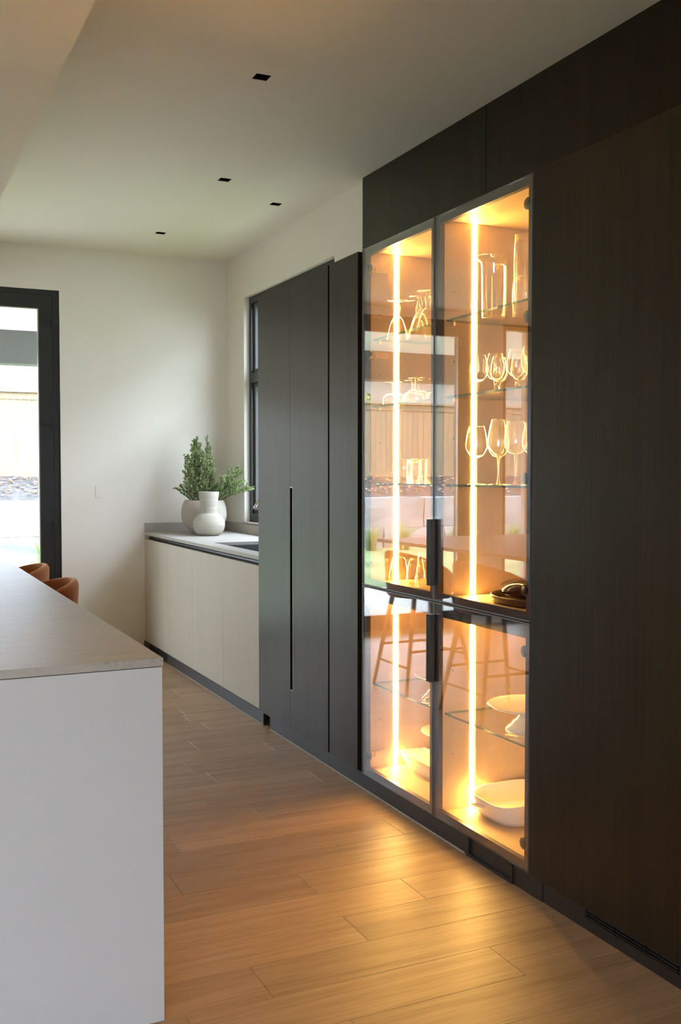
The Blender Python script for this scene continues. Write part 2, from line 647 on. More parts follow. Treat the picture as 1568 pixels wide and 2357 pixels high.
# floor: every oak board is a piece of its own
floor = box('floor', XL, XW, YB, YF, -0.05, -0.014, 'plywood', kind='structure')
floor['label'] = 'wide oak plank floor laid across the kitchen'
PW = 0.181
JOINTS = {-1: [1.074], 0: [0.704, 1.606], 1: [0.938], 2: [1.308], 3: [1.608], 4: [1.306], 5: [0.906], 7: [1.001], 9: [1.251], 12: [1.328], 13: [1.801], 14: [1.461], 18: [1.61], 25: [1.90]}
r0 = math.floor((YB - 2.234) / PW) + 1
r1 = math.floor((YF - 2.234) / PW)
for i in range(r0 - 1, r1 + 1):
    y0 = max(2.234 + i * PW, YB)
    y1 = min(2.234 + (i + 1) * PW, YF)
    if y1 - y0 < 0.01:
        continue
    js = list(JOINTS.get(i, []))
    if not js:
        js = [random.choice([random.uniform(-0.6, 0.4), random.uniform(0.9, 1.8)])]
    a = js[0]
    while a > XL + 0.3:
        a -= random.uniform(1.5, 2.4)
        if a > XL + 0.3:
            js.append(a)
    a = max(js)
    while a < XW - 0.3:
        a += random.uniform(1.6, 2.3)
        if a < XW - 0.3:
            js.append(a)
    xs = [XL] + sorted(js) + [XW]
    for xa, xb in zip(xs[:-1], xs[1:]):
        box('plank', xa + 0.0005, xb - 0.0005, y0 + 0.0004, y1 - 0.0004, -0.014, 0.0, 'oak_plank', floor, bev=0.0007)

# ------------------------------------------------------------------ garden door and windows
dr = tag(thing('door_1', (0.114, YF + 0.08, 0)), 'black framed glazed garden door with three hinges', kind='structure')
ya, yb = YF + 0.012, YF + 0.10
boxes('frame', [(1.262, 1.308, ya, yb, 0, 2.728), (-1.08, -1.034, ya, yb, 0, 2.728), (-1.034, 1.262, ya, yb, 2.69, 2.728), (-1.034, 1.262, ya, yb, 0, 0.03), (1.235, 1.262, yb - 0.019, yb, 0.03, 2.69), (-1.034, -1.005, yb - 0.019, yb, 0.03, 2.69), (-1.005, 1.235, yb - 0.019, yb, 2.66, 2.69), (0.09, 0.14, yb - 0.019, yb, 0.03, 2.66)], 'door_frame_grey', dr, (1.285, YF + 0.05, 1.3))
for (xa, xb) in ((0.118, 1.259), (-1.031, 0.112)):
    lf = boxes('door_leaf', [(xa, xa + 0.10, ya - 0.006, yb - 0.02, 0.032, 2.687), (xb - 0.10, xb, ya - 0.006, yb - 0.02, 0.032, 2.687), (xa + 0.10, xb - 0.10, ya - 0.006, yb - 0.02, 2.59, 2.687), (xa + 0.10, xb - 0.10, ya - 0.006, yb - 0.02, 0.032, 0.14)], 'door_frame_grey', dr, ((xa + xb) / 2, YF + 0.04, 1.3))
    box('pane', xa + 0.098, xb - 0.098, YF + 0.045, YF + 0.053, 0.138, 2.592, 'pane_glass', lf)
    boxes('glazing_bead', [(xa + 0.10, xa + 0.108, ya - 0.004, ya + 0.02, 0.14, 2.59), (xb - 0.108, xb - 0.10, ya - 0.004, ya + 0.02, 0.14, 2.59), (xa + 0.108, xb - 0.108, ya - 0.004, ya + 0.02, 2.582, 2.59)], 'lip_metal', lf)
    for zc in (2.505, 1.735, 0.965, 0.25):
        hx = xb if xb > 1 else xa
        sg = 1 if xb > 1 else -1
        hg = boxes('hinge', [(min(hx - sg * 0.006, hx + sg * 0.022), max(hx - sg * 0.006, hx + sg * 0.022), ya - 0.026, ya - 0.006, zc - 0.045, zc + 0.045), (min(hx - sg * 0.085, hx - sg * 0.006), max(hx - sg * 0.085, hx - sg * 0.006), ya - 0.016, ya - 0.006, zc - 0.005, zc + 0.045)], 'black_metal', lf)

nw = tag(thing('window_2', (-1.58, YF + 0.08, 0)), 'narrow black framed side light beside the garden door', kind='structure')
boxes('frame', [(-1.76, -1.72, ya, yb, 0, 2.728), (-1.44, -1.40, ya, yb, 0, 2.728), (-1.72, -1.44, ya, yb, 2.68, 2.728), (-1.72, -1.44, ya, yb, 0, 0.08)], 'door_frame_grey', nw, (-1.74, YF + 0.05, 1.3))
box('pane', -1.721, -1.439, YF + 0.045, YF + 0.053, 0.079, 2.681, 'pane_glass', nw)

w1 = tag(thing('window_1', (XW + 0.1, 6.477, 0.99)), 'dark framed window above the sink, half hidden by the tall cabinet', kind='structure')
xa, xb = XW + 0.042, XW + 0.125
y0, y1, z0, z1 = WIN_R
boxes('frame', [(xa, xb, y1 - 0.05, y1, z0, z1), (xa, xb, y0, y0 + 0.05, z0, z1), (xa, xb, y0 + 0.05, y1 - 0.05, z1 - 0.05, z1), (xa, xb, y0 + 0.05, y1 - 0.05, z0, z0 + 0.075)], 'door_frame_grey', w1, (xa, y1, 1.8))
box('mullion', xa, xb, y0 + 0.05, y1 - 0.05, 2.055, 2.13, 'door_frame_grey', w1)
for (za, zb) in ((z0 + 0.075, 2.055), (2.13, z1 - 0.05)):
    sh = boxes('sash', [(xa + 0.02, xb - 0.01, y1 - 0.085, y1 - 0.05, za, zb), (xa + 0.02, xb - 0.01, y0 + 0.05, y0 + 0.085, za, zb), (xa + 0.02, xb - 0.01, y0 + 0.085, y1 - 0.085, zb - 0.03, zb), (xa + 0.02, xb - 0.01, y0 + 0.085, y1 - 0.085, za, za + 0.03)], 'charcoal_paint', w1, (xa + 0.04, y1, (za + zb) / 2))
    box('pane', xa + 0.04, xa + 0.048, y0 + 0.084, y1 - 0.084, za + 0.029, zb - 0.029, 'pane_glass', sh)
box('window_sill', XW - 0.022, xa, y0, y1, z0, z0 + 0.012, 'stone_worktop', w1)

for nm, lb, ax, W in (('window_3', 'wide black framed glazing behind the kitchen', 1, WIN_B),):
    a0 = (XL - 0.14) if ax == 0 else (YB - 0.14)
    c = ((a0, (W[0] + W[1]) / 2, W[2]) if ax == 0 else ((W[0] + W[1]) / 2, a0, W[2]))
    g = tag(thing(nm, c), lb, kind='structure')
    L = []
    nseg = 4
    st = (W[1] - W[0]) / nseg

    def pb(u0, u1, v0, v1, d=0.06):
        return (a0, a0 + d, u0, u1, v0, v1) if ax == 0 else (u0, u1, a0, a0 + d, v0, v1)
    for k in range(nseg + 1):
        u = W[0] + k * st
        L.append(pb(max(W[0], u - 0.035), min(W[1], u + 0.035), W[2], W[3]))
    for k in range(nseg):
        L.append(pb(W[0] + k * st + 0.035, W[0] + (k + 1) * st - 0.035, W[3] - 0.06, W[3]))
        L.append(pb(W[0] + k * st + 0.035, W[0] + (k + 1) * st - 0.035, W[2], W[2] + 0.06))
    boxes('frame', L, 'door_frame_grey', g)
    for k in range(nseg):
        q = pb(W[0] + k * st + 0.034, W[0] + (k + 1) * st - 0.034, W[2] + 0.059, W[3] - 0.059, 0.008)
        o = box('pane', *q, 'pane_glass', g)

# ------------------------------------------------------------------ dark wall cladding above the cabinets
tr = tag(thing('trim_1', (2.59, 2.0, 2.20)), 'dark oak cladding on the wall above the tall cabinets', kind='structure')
for (pa, pb2) in ((3.936, 5.204), (2.666, 3.932), (1.396, 2.662), (0.126, 1.392), (-1.2, 0.122)):
    box('panel', 2.576, 2.606, pa, pb2, 2.30, 3.049, 'dark_oak', tr, bev=0.0008)

# downlights
for i, (x, y) in enumerate(DL):
    lab = ['small black square recessed downlight in the ceiling, close to the dark cladding',
           'small black square ceiling downlight midway between the end wall and the glass cabinet',
           'small black square ceiling downlight closest to the window wall',
           'small black square ceiling downlight closest to the end wall'][i]
    d = thing('recessed_downlight', (x, y, HC), lab, 'downlight', 'square downlights in the ceiling')
    t = 0.002
    boxes('housing', [(x - hs, x - hs + t, y - hs, y + hs, HC + 0.003, HC + 0.1), (x + hs - t, x + hs, y - hs, y + hs, HC + 0.003, HC + 0.1), (x - hs, x + hs, y - hs, y - hs + t, HC + 0.003, HC + 0.1), (x - hs, x + hs, y + hs - t, y + hs, HC + 0.003, HC + 0.1), (x - hs, x + hs, y - hs, y + hs, HC + 0.098, HC + 0.1)], 'matte_black', d)
    lathe('lamp_lens', [(0.0, 0.0), (0.022, 0.0), (0.024, 0.004), (0.024, 0.012), (0.0, 0.012)], 'black_metal', d, (x, y, HC + 0.086), 16)

# ================================================================== TALL CABINETS
XF = 1.925     # front plane of the run
ZT, ZK = 2.324, 0.068
XB = 2.575     # back of the cabinets

tc = thing('tall_cabinet', (2.25, 4.56, 0), 'tall brown oak cabinet with a long black slot pull, next to the cream cupboards', 'cabinet')
boxes('carcass', [(XF + 0.024, XB, 5.148, 5.166, ZK, ZT), (XF + 0.024, XB, 3.932, 3.95, ZK, ZT), (XB - 0.015, XB, 3.95, 5.148, ZK, ZT), (XF + 0.024, XB - 0.015, 3.95, 5.148, ZT - 0.02, ZT), (XF + 0.024, XB - 0.015, 3.95, 5.148, ZK, ZK + 0.02), (XF + 0.024, XB - 0.015, 4.245, 4.263, ZK + 0.02, ZT - 0.02)], 'dark_oak', tc, (2.25, 4.5, 1.2))
d1 = box('door', XF, XF + 0.022, 4.7115, 5.166, ZK, ZT, 'dark_oak', tc, bev=0.0008)
# second door with the notch of the slot pull cut into its edge
ny, nz0, nz1 = 4.676, 0.274, 1.297
d2 = boxes('door', [(XF, XF + 0.022, 4.247, ny, ZK, ZT), (XF, XF + 0.022, ny, 4.7095, nz1, ZT), (XF, XF + 0.022, ny, 4.7095, ZK, nz0)], 'dark_oak', tc, (XF + 0.011, 4.478, 1.196))
boxes('pull_lip', [(XF - 0.0012, XF + 0.018, ny - 0.004, ny, nz0 - 0.004, nz1 + 0.004), (XF - 0.0012, XF + 0.018, ny, 4.709, nz1, nz1 + 0.004), (XF - 0.0012, XF + 0.018, ny, 4.709, nz0 - 0.004, nz0)], 'lip_metal', d2)
box('pull_recess', XF + 0.0185, XF + 0.0215, ny, 4.712, nz0, nz1, 'black_metal', d2)
box('door', XF, XF + 0.022, 3.934, 4.231, ZK, ZT, 'dark_oak', tc, bev=0.0008)
# black strip standing in for shade in the pocket gap beside the glass cabinet
box('pocket_shade_strip', XF + 0.03, XF + 0.05, 3.893, 3.9315, ZK, ZT - 0.002, 'black_metal', tc)

tr2 = thing('tall_cabinet', (2.25, 2.28, 0), 'very dark oak tall cabinet door panel, beside the hinges of the lit glass cabinet', 'cabinet')
boxes('carcass', [(XF + 0.024, XB, 2.645, 2.663, ZK, ZT), (XF + 0.024, XB, 1.90, 1.918, ZK, ZT), (XB - 0.015, XB, 1.918, 2.645, ZK, ZT), (XF + 0.024, XB - 0.015, 1.918, 2.645, ZT - 0.02, ZT), (XF + 0.024, XB - 0.015, 1.918, 2.645, ZK, ZK + 0.02)], 'dark_oak', tr2, (2.25, 2.3, 1.2))
box('door', XF - 0.002, XF + 0.020, 1.902, 2.6625, ZK, ZT, 'dark_oak', tr2, bev=0.0008)
tr3 = thing('tall_cabinet', (2.25, 1.52, 0), 'very dark oak tall cabinet at the near end of the cabinet run', 'cabinet')
boxes('carcass', [(XF + 0.024, XB, 1.88, 1.898, ZK, ZT), (XF + 0.024, XB, 1.14, 1.158, ZK, ZT), (XB - 0.015, XB, 1.158, 1.88, ZK, ZT), (XF + 0.024, XB - 0.015, 1.158, 1.88, ZT - 0.02, ZT), (XF + 0.024, XB - 0.015, 1.158, 1.88, ZK, ZK + 0.02)], 'dark_oak', tr3, (2.25, 1.5, 1.2))
box('door', XF - 0.002, XF + 0.020, 1.142, 1.8985, ZK, ZT, 'dark_oak', tr3, bev=0.0008)

# ------------------------------------------------------------------ plinth
pl = thing('plinth', (1.95, 3.1, 0), 'brown metal toe kick under the tall and glass cabinets', 'toe kick')
XP = XF + 0.004
box('board', XP, XP + 0.016, 3.042, 5.01, 0.0, ZK, 'plinth_bronze', pl)
box('board', XP, XP + 0.016, 2.60, 2.755, 0.0, ZK, 'plinth_bronze', pl)
box('board', XP + 0.003, XP + 0.019, 2.39, 2.5975, 0.0, ZK, 'plinth_bronze', pl)
box('board', XP + 0.003, XP + 0.019, 1.14, 2.39, 0.0, 0.036, 'plinth_bronze', pl)
box('board', XP + 0.003, XP + 0.019, 1.14, 1.999, 0.036, ZK, 'plinth_bronze', pl)
ht = boxes('hatch_frame', [(XP - 0.006, XP + 0.012, 2.757, 2.770, 0.0, ZK - 0.004), (XP - 0.006, XP + 0.012, 3.027, 3.040, 0.0, ZK - 0.004), (XP - 0.006, XP + 0.012, 2.770, 3.027, 0.0, 0.012)], 'black_metal', pl)
box('hatch_panel', XP + 0.004, XP + 0.010, 2.770, 3.027, 0.012, ZK - 0.002, 'plinth_bronze', ht)
for (ga, gb) in ((2.253, 2.386), (2.127, 2.249), (2.003, 2.123)):
    gr = box('vent_grille', XP + 0.012, XP + 0.016, ga, gb, 0.037, ZK - 0.001, 'black_metal', pl)
    for k in range(3):
        box('slat', XP + 0.002, XP + 0.012, ga + 0.002, gb - 0.002, 0.0395 + k * 0.0095, 0.0435 + k * 0.0095, 'black_metal', gr)
box('return_board', XP + 0.016, XP + 0.16, 5.004, 5.01, 0.0, ZK, 'plinth_bronze', pl)
pl2 = thing('plinth', (1.95, 6.4, 0), 'brown metal toe kick under the cream sink cupboards', 'toe kick')
box('board', XP, XP + 0.016, 5.108, 7.055, 0.0, ZK, 'plinth_bronze', pl2)
box('board', XP, XP + 0.016, 7.565, YF, 0.0, ZK, 'plinth_bronze', pl2)
box('board', XP, XP + 0.016, 7.055, 7.565, 0.0, 0.014, 'plinth_bronze', pl2)
for (ga, gb) in ((7.058, 7.325), (7.335, 7.562)):
    gr = box('vent_grille', XP + 0.012, XP + 0.016, ga, gb, 0.014, ZK - 0.001, 'black_metal', pl2)
    for k in range(4):
        box('slat', XP + 0.002, XP + 0.012, ga + 0.003, gb - 0.003, 0.018 + k * 0.0125, 0.0225 + k * 0.0125, 'black_metal', gr)
s1 = tag(box('trim_2', XP - 0.0035, XP, 3.06, 5.0, 0.0, 0.0045, 'sealant'), 'thin pale sealing strip along the brown toe kick', kind='structure')
s2 = tag(box('trim_3', XP - 0.003, XP, 5.11, 7.0, 0.0, 0.0035, 'sealant'), 'thin pale sealing strip below the cream cupboards', kind='structure')

# ================================================================== GLASS DISPLAY CABINET
YA, YM, YC = 3.892, 3.286, 2.669
dc = thing('display_cabinet', (2.25, 3.28, ZK), 'lit glass fronted display cabinet with four doors and glass shelves', 'cabinet')
XI = 1.952
ZIN, ZOUT = 2.311, 0.087
ZM0, ZM1 = 0.828, 0.905


def lined(name, x0, x1, y0, y1, z0, z1):
    """lining board with a dark front edge"""
    o = box(name, x0 + 0.002, x1, y0, y1, z0, z1, 'cabinet_lining', dc)
    return o


lined('side_panel', XI, XB, 3.872, 3.890, ZK, ZT)
lined('side_panel', XI, XB, 2.671, 2.689, ZK, ZT)
lined('partition', XI, XB, 3.268, 3.304, ZOUT, ZIN)
lined('back_panel', XB - 0.014, XB, 2.689, 3.872, ZOUT, ZIN)
lined('top_panel', XI, XB, 2.689, 3.872, ZIN, ZT)
lined('bottom_panel', XI, XB, 2.689, 3.872, ZK, ZOUT)
for (ya_, yb_) in ((3.304, 3.872), (2.689, 3.268)):
    lined('middle_panel', XI + 0.004, XB - 0.014, ya_, yb_, ZM0, ZM1)
    box('middle_edge', XI, XI + 0.006, ya_, yb_, ZM0, ZM1, 'lining_edge', dc)
# light strips let into the side boards
for yw, sg in ((3.872, -1), (3.268, -1)):
    xl = 2.0785 if yw > 3.5 else 2.0885
    for (za, zb) in ((ZM1 + 0.004, ZIN - 0.002), (ZOUT + 0.003, ZM0 - 0.003)):
        ya_, yb_ = sorted((yw + sg * 0.0008, yw - sg * 0.002))
        box('led_strip', xl - 0.0085, xl + 0.0085, ya_, yb_, za, zb, 'led_light', dc)
# glass shelves with pins
for bay, (ya_, yb_) in enumerate(((3.306, 3.870), (2.691, 3.266))):
    for zs in (1.936, 1.651, 1.321, 0.456):
        me_ = [('shelf_glass', 0), ('shelf_edge', 1)]
        x0_, x1_ = 1.967, 2.50
        c = ((x0_ + x1_) / 2, (ya_ + yb_) / 2, zs + 0.004)
        hx, hy, hz = (x1_ - x0_) / 2, (yb_ - ya_) / 2, 0.004
        V = [(sx * hx, sy * hy, sz * hz) for sx in (-1, 1) for sy in (-1, 1) for sz in (-1, 1)]
        F = [(0, 1, 3, 2), (4, 6, 7, 5), (0, 4, 5, 1), (2, 3, 7, 6), (0, 2, 6, 4), (1, 5, 7, 3)]
        sh = mk('shelf', V, F, None, dc, c, mats=['shelf_glass', 'shelf_edge'], fmi=[1, 1, 1, 1, 0, 0])
        for px_ in (1.995, 2.45):
            for py_ in (ya_ + 0.006, yb_ - 0.006):
                lathe('shelf_pin', [(0.0, -0.012), (0.006, -0.012), (0.007, -0.0095), (0.0055, -0.004), (0.0055, 0.0), (0.0, 0.0)], 'hinge_metal', sh, (px_, py_, zs), 12)
# dark discs standing in for shaded drill holes in the visible side boards
for yw in (3.872, 3.268):
    for zz in (2.05, 1.79, 1.50, 0.62, 0.30):
        lathe('drill_hole_disc', [(0.0, 0.0012), (0.002, 0.001), (0.0028, 0.0)], 'bronze_metal', dc, (2.003, yw, zz), 8).rotation_euler = (PI / 2, 0, 0)


def glass_door(y0, y1, z0, z1, hinge_side, hinges, hz):
    """pane bonded in front of a slim dark metal frame; pull at the meeting edge; cup hinges inside"""
    fw = 0.030
    xa, xb = XF + 0.0065, XF + 0.026
    dd = boxes('glass_door', [(xa, xb, y0, y0 + fw, z0, z1), (xa, xb, y1 - fw, y1, z0, z1), (xa, xb, y0 + fw, y1 - fw, z0, z0 + fw), (xa, xb, y0 + fw, y1 - fw, z1 - fw, z1)], 'bronze_metal', dc, ((xa + xb) / 2, (y0 + y1) / 2, (z0 + z1) / 2))
    box('pane', XF + 0.002, XF + 0.0062, y0 + 0.001, y1 - 0.001, z0 + 0.001, z1 - 0.001, 'door_glass', dd)
    boxes('edge_trim', [(XF - 0.0006, XF + 0.0062, y0, y0 + 0.001, z0, z1), (XF - 0.0006, XF + 0.0062, y1 - 0.001, y1, z0, z1), (XF - 0.0006, XF + 0.002, y0, y1, z0, z0 + (0.0045 if z0 > 0.5 else 0.001)), (XF - 0.0006, XF + 0.002, y0, y1, z1 - (0.0045 if z1 < 1 else 0.001), z1)], 'trim_bronze', dd)
    # pull: grooved vertical bar on the edge away from the hinges
    ym = y0 if hinge_side > 0 else y1
    s = 1 if hinge_side > 0 else -1
    pa, pb_ = sorted((ym + s * 0.0006, ym + s * 0.0125))
    boxes('handle', [(XF - 0.018, XF + 0.0005, pa, pb_, hz[0], hz[1]), (XF - 0.021, XF - 0.018, pa, pa + 0.0045, hz[0], hz[1]), (XF - 0.021, XF - 0.018, pb_ - 0.0045, pb_, hz[0], hz[1])], 'black_metal', dd)
    yh = (y1 - 0.018) if hinge_side > 0 else (y0 + 0.018)
    sh = -1 if hinge_side > 0 else 1
    for zc in hinges:
        h = boxes('hinge', [(xb, xb + 0.085, min(yh + sh * 0.0, yh + sh * 0.014), max(yh, yh + sh * 0.014), zc - 0.011, zc + 0.011), (xb + 0.02, xb + 0.03, min(yh, yh + sh * 0.018), max(yh, yh + sh * 0.018), zc - 0.013, zc + 0.013)], 'hinge_metal', dd)
        cp = lathe('hinge_cup', [(0.0, 0.0), (0.019, 0.0), (0.020, 0.002), (0.020, 0.013), (0.0, 0.013)], 'bronze_metal', dd, (xa - 0.0, yh + sh * 0.020, zc), 20)
        cp.rotation_euler = (0, PI / 2, 0)
    return dd


ZS = 0.888
hu = (2.237, 1.876, 1.353, 0.99)
hl = (0.788, 0.153)
glass_door(YM + 0.0015, YA - 0.002, ZS + 0.002, ZT - 0.001, 1, hu, (0.948, 1.197))
glass_door(YC + 0.002, YM - 0.0015, ZS + 0.002, ZT - 0.001, -1, hu, (0.948, 1.197))
glass_door(YM + 0.0015, YA - 0.002, ZK + 0.001, ZS - 0.002, 1, hl, (0.583, 0.838))
glass_door(YC + 0.002, YM - 0.0015, ZK + 0.001, ZS - 0.002, -1, hl, (0.583, 0.838))

# ================================================================== SINK RUN
XC = 1.937
ys = [5.186, 5.829, 6.456, 7.07, 7.712]
labs = ['cream laminate cupboard front touching the tall oak cabinet', 'cream laminate cupboard front, second from the tall oak cabinet',
        'cream laminate cupboard front, third from the tall oak cabinet', 'cream laminate cupboard front closest to the end wall']
for i in range(4):
    a, b = ys[i], ys[i + 1]
    bc = thing('base_cabinet', (2.25, (a + b) / 2, ZK), labs[i], 'cabinet', 'cream sink cupboards')
    t = 0.016
    boxes('carcass', [(XC + 0.024, 2.585, a, a + t, ZK, 0.862), (XC + 0.024, 2.585, b - t, b, ZK, 0.862), (2.57, 2.585, a + t, b - t, ZK, 0.862), (XC + 0.024, 2.57, a + t, b - t, ZK, ZK + t)], 'cream_laminate', bc)
    box('door', XC, XC + 0.022, a + 0.001, b - 0.001, ZK, 0.862, 'cream_laminate', bc, bev=0.0008)
    # concave dark finger channel
    V, F = [], []
    prof = [(XC + 0.012, 0.893), (XC + 0.026, 0.8915), (XC + 0.034, 0.886), (XC + 0.038, 0.878), (XC + 0.036, 0.869), (XC + 0.030, 0.864), (XC + 0.022, 0.8625), (XC + 0.044, 0.858), (XC + 0.048, 0.893)]
    yc = (a + b) / 2
    for y in (a, b):
        for (x, z) in prof:
            V.append((x - XC, y - yc, z - 0.87))
    m = len(prof)
    for k in range(m):
        k2 = (k + 1) % m
        F.append((k, k2, m + k2, m + k))
    mk('finger_channel', V, F, 'channel_bronze', bc, (XC, yc, 0.87))
box('end_filler', XC + 0.001, XC + 0.03, 7.712, YF - 0.001, ZK, 0.8935, 'cream_laminate', bc)

SINK = (2.05, 2.42, 5.46, 6.345)
wt = slab('sink_worktop', 2, 0.894, 0.915, XC - 0.001, XW, 5.168, YF, [SINK], 'stone_worktop')
tag(wt, 'pale stone worktop with a sunken sink and low upstands by the window', 'worktop')
box('upstand', XC + 0.002, XW, YF - 0.02, YF, 0.915, 0.985, 'stone_worktop', wt)
box('upstand', XW - 0.02, XW, 5.168, YF - 0.02, 0.915, 0.985, 'stone_worktop', wt)

sk = thing('sink', (2.235, 5.9, 0.70), 'dark steel undermount sink set into the pale worktop', 'sink')
a, b, c, d = SINK
boxes('basin', [(a - 0.004, b + 0.004, c - 0.004, d + 0.004, 0.690, 0.694), (a - 0.004, a - 0.001, c - 0.004, d + 0.004, 0.694, 0.894), (b + 0.001, b + 0.004, c - 0.004, d + 0.004, 0.694, 0.894), (a - 0.001, b + 0.001, c - 0.004, c - 0.001, 0.694, 0.894), (a - 0.001, b + 0.001, d + 0.001, d + 0.004, 0.694, 0.894)], 'sink_steel', sk)
lathe('drain', [(0.0, 0.004), (0.03, 0.003), (0.042, 0.0015), (0.043, 0.0)], 'steel', sk, (2.235, 5.9, 0.694), 20)
boxes('ledge', [(a, a + 0.02, c, d, 0.868, 0.873), (b - 0.02, b, c, d, 0.868, 0.873)], 'sink_steel', sk)

fc = thing('kitchen_faucet', (2.50, 5.98, 0.915), 'brushed metal faucet whose spray head peeks out beside the tall cabinet', 'faucet')
lathe('base_flange', [(0.0, 0.0), (0.027, 0.0), (0.027, 0.006), (0.022, 0.012), (0.0, 0.012)], 'steel', fc, (2.50, 5.98, 0.915), 20)
pts = [(2.50, 5.98, 0.925), (2.50, 5.98, 1.18)]
for k in range(0, 13):
    an = PI * k / 12 * 0.86
    pts.append((2.50 - 0.125 + 0.125 * math.cos(an), 5.98 - 0.03 * k / 12, 1.20 + 0.125 * math.sin(an)))
e1 = Vector(pts[-1])
tube('spout', pts, 0.013, 'steel', fc, 12)
hd = Vector((2.205, 5.975, 1.145))
up = (e1 - hd).normalized()
sp = tube('spray_head', [hd, hd + up * 0.006, hd + up * 0.055, hd + up * 0.06, e1], 0.017, 'steel', fc, 14, rads=[0.015, 0.017, 0.017, 0.0135, 0.013])
tube('lever', [(2.50, 5.965, 1.02), (2.50, 5.93, 1.03), (2.50, 5.88, 1.06)], 0.006, 'steel', fc, 8)

# pots and plant
pot = thing('globe_pot', (2.305, 7.366, 0.915), 'wide smooth clay globe pot holding green branches', 'pot')
outer = spline([(0.085, 0.0), (0.135, 0.045), (0.168, 0.11), (0.172, 0.15), (0.165, 0.205), (0.147, 0.252)], 6)
inner = [(max(r - 0.010, 0.0), max(z, 0.012)) for r, z in reversed(outer)]
lathe('shell', [(0.0, 0.0)] + outer + inner + [(0.0, 0.012)], 'smooth_clay', pot, (2.305, 7.366, 0.915), 48)
lathe('soil', [(0.0, 0.0), (0.148, 0.0)], 'mulch', pot, (2.305, 7.366, 0.915 + 0.215), 32)
vs = thing('bulb_vase', (2.257, 7.093, 0.915), 'rough beige clay vase with straight neck and bulb body, ahead of the globe pot', 'vase')
body = spline([(0.064, 0.0), (0.098, 0.022), (0.117, 0.072), (0.109, 0.118), (0.084, 0.152), (0.060, 0.167)], 6)
lathe('body', [(0.0, 0.0)] + body, 'rough_clay', vs, (2.257, 7.093, 0.915), 48)
lathe('neck', [(0.060, 0.166), (0.062, 0.20), (0.069, 0.27), (0.075, 0.318), (0.073, 0.3205), (0.068, 0.318), (0.058, 0.20), (0.056, 0.168), (0.0, 0.168)], 'rough_clay', vs, (2.257, 7.093, 0.915), 48)

pn = thing('leafy_branches', (2.305, 7.366, 1.13), 'bushy green small leaved branches standing in the globe pot', 'plant')
V, F, SV, SF = [], [], [], []
O = Vector((2.305, 7.366, 1.13))
# picture-plane directions at the pot: right of the picture and up
RT = Vector((0.906, -0.424, 0))
DP = Vector((0.424, 0.906, 0))
rnd = random.Random(3)


def leaf(p, d, s):
    d = d.normalized()
    a = d.cross(Vector((rnd.uniform(-1, 1), rnd.uniform(-1, 1), rnd.uniform(-1, 1))))
    if a.length < 1e-3:
        return
    a.normalize()
    n = len(V)
    nn = d.cross(a) * s * 0.15
    V.extend([p, p + d * s * 0.5 + a * s * 0.28 + nn, p + d * s, p + d * s * 0.5 - a * s * 0.28 + nn])
    F.append((n, n + 1, n + 2, n + 3))


def stem(pts, r0_, r1_):
    n = len(SV)
    k = 4
    for i, p in enumerate(pts):
        r = r0_ + (r1_ - r0_) * i / (len(pts) - 1)
        for j in range(k):
            an = 2 * PI * j / k
            SV.append(p + RT * r * math.cos(an) + DP * r * math.sin(an))
    for i in range(len(pts) - 1):
        for j in range(k):
            j2 = (j + 1) % k
            SF.append((n + i * k + j, n + i * k + j2, n + (i + 1) * k + j2, n + (i + 1) * k + j))


def branch(base, tip, bend, side=True, dens=1.5, ls=0.0142):
    pts = []
    L = (tip - base).length
    m = max(4, int(L / 0.03))
    for i in range(m + 1):
        t = i / m
        p = base.lerp(tip, t) + bend * math.sin(PI * t) + Vector((rnd.uniform(-1, 1), rnd.uniform(-1, 1), rnd.uniform(-1, 1))) * 0.003
        pts.append(p)
    stem(pts, 0.0028, 0.0008)
    for i in range(m):
        t = i / m
        if t < 0.06:
            continue
        d = (pts[i + 1] - pts[i])
        for q in range(int(8 * dens)):
            p = pts[i].lerp(pts[i + 1], rnd.random())
            o = Vector((rnd.uniform(-1, 1), rnd.uniform(-1, 1), rnd.uniform(-0.4, 0.9)))
            leaf(p, d.normalized() * 0.7 + o, ls * rnd.uniform(0.7, 1.25))
        if side and rnd.random() < 0.75:
            sd = (d.normalized() * 0.8 + Vector((rnd.uniform(-1, 1), rnd.uniform(-1, 1), rnd.uniform(-0.2, 0.7))) * 0.8).normalized()
            branch(pts[i], pts[i] + sd * rnd.uniform(0.05, 0.10) * (1.15 - t * 0.6), Vector((0, 0, 0.004)), False, 1.6, ls)


# upright mass
for k in range(30):
    u = rnd.uniform(-1, 1)
    dd = rnd.uniform(-0.5, 0.5)
    h = 0.46 * (1 - 0.55 * abs(u + 0.12) ** 1.5) * rnd.uniform(0.68, 1.0)
    base = O + RT * (u * 0.055 - 0.02) + DP * dd * 0.05 + Vector((0, 0, 0.01))
    tip = O + RT * (u * 0.115 - 0.025) + DP * dd * 0.18 + Vector((0, 0, 0.06 + h))
    branch(base, tip, RT * u * 0.02)
for uu, hh in ((-0.075, 0.47), (0.025, 0.53), (-0.055, 0.50), (0.055, 0.44), (-0.15, 0.38)):
    branch(O + RT * uu * 0.5, O + RT * uu + Vector((0, 0, hh)), RT * 0.008)
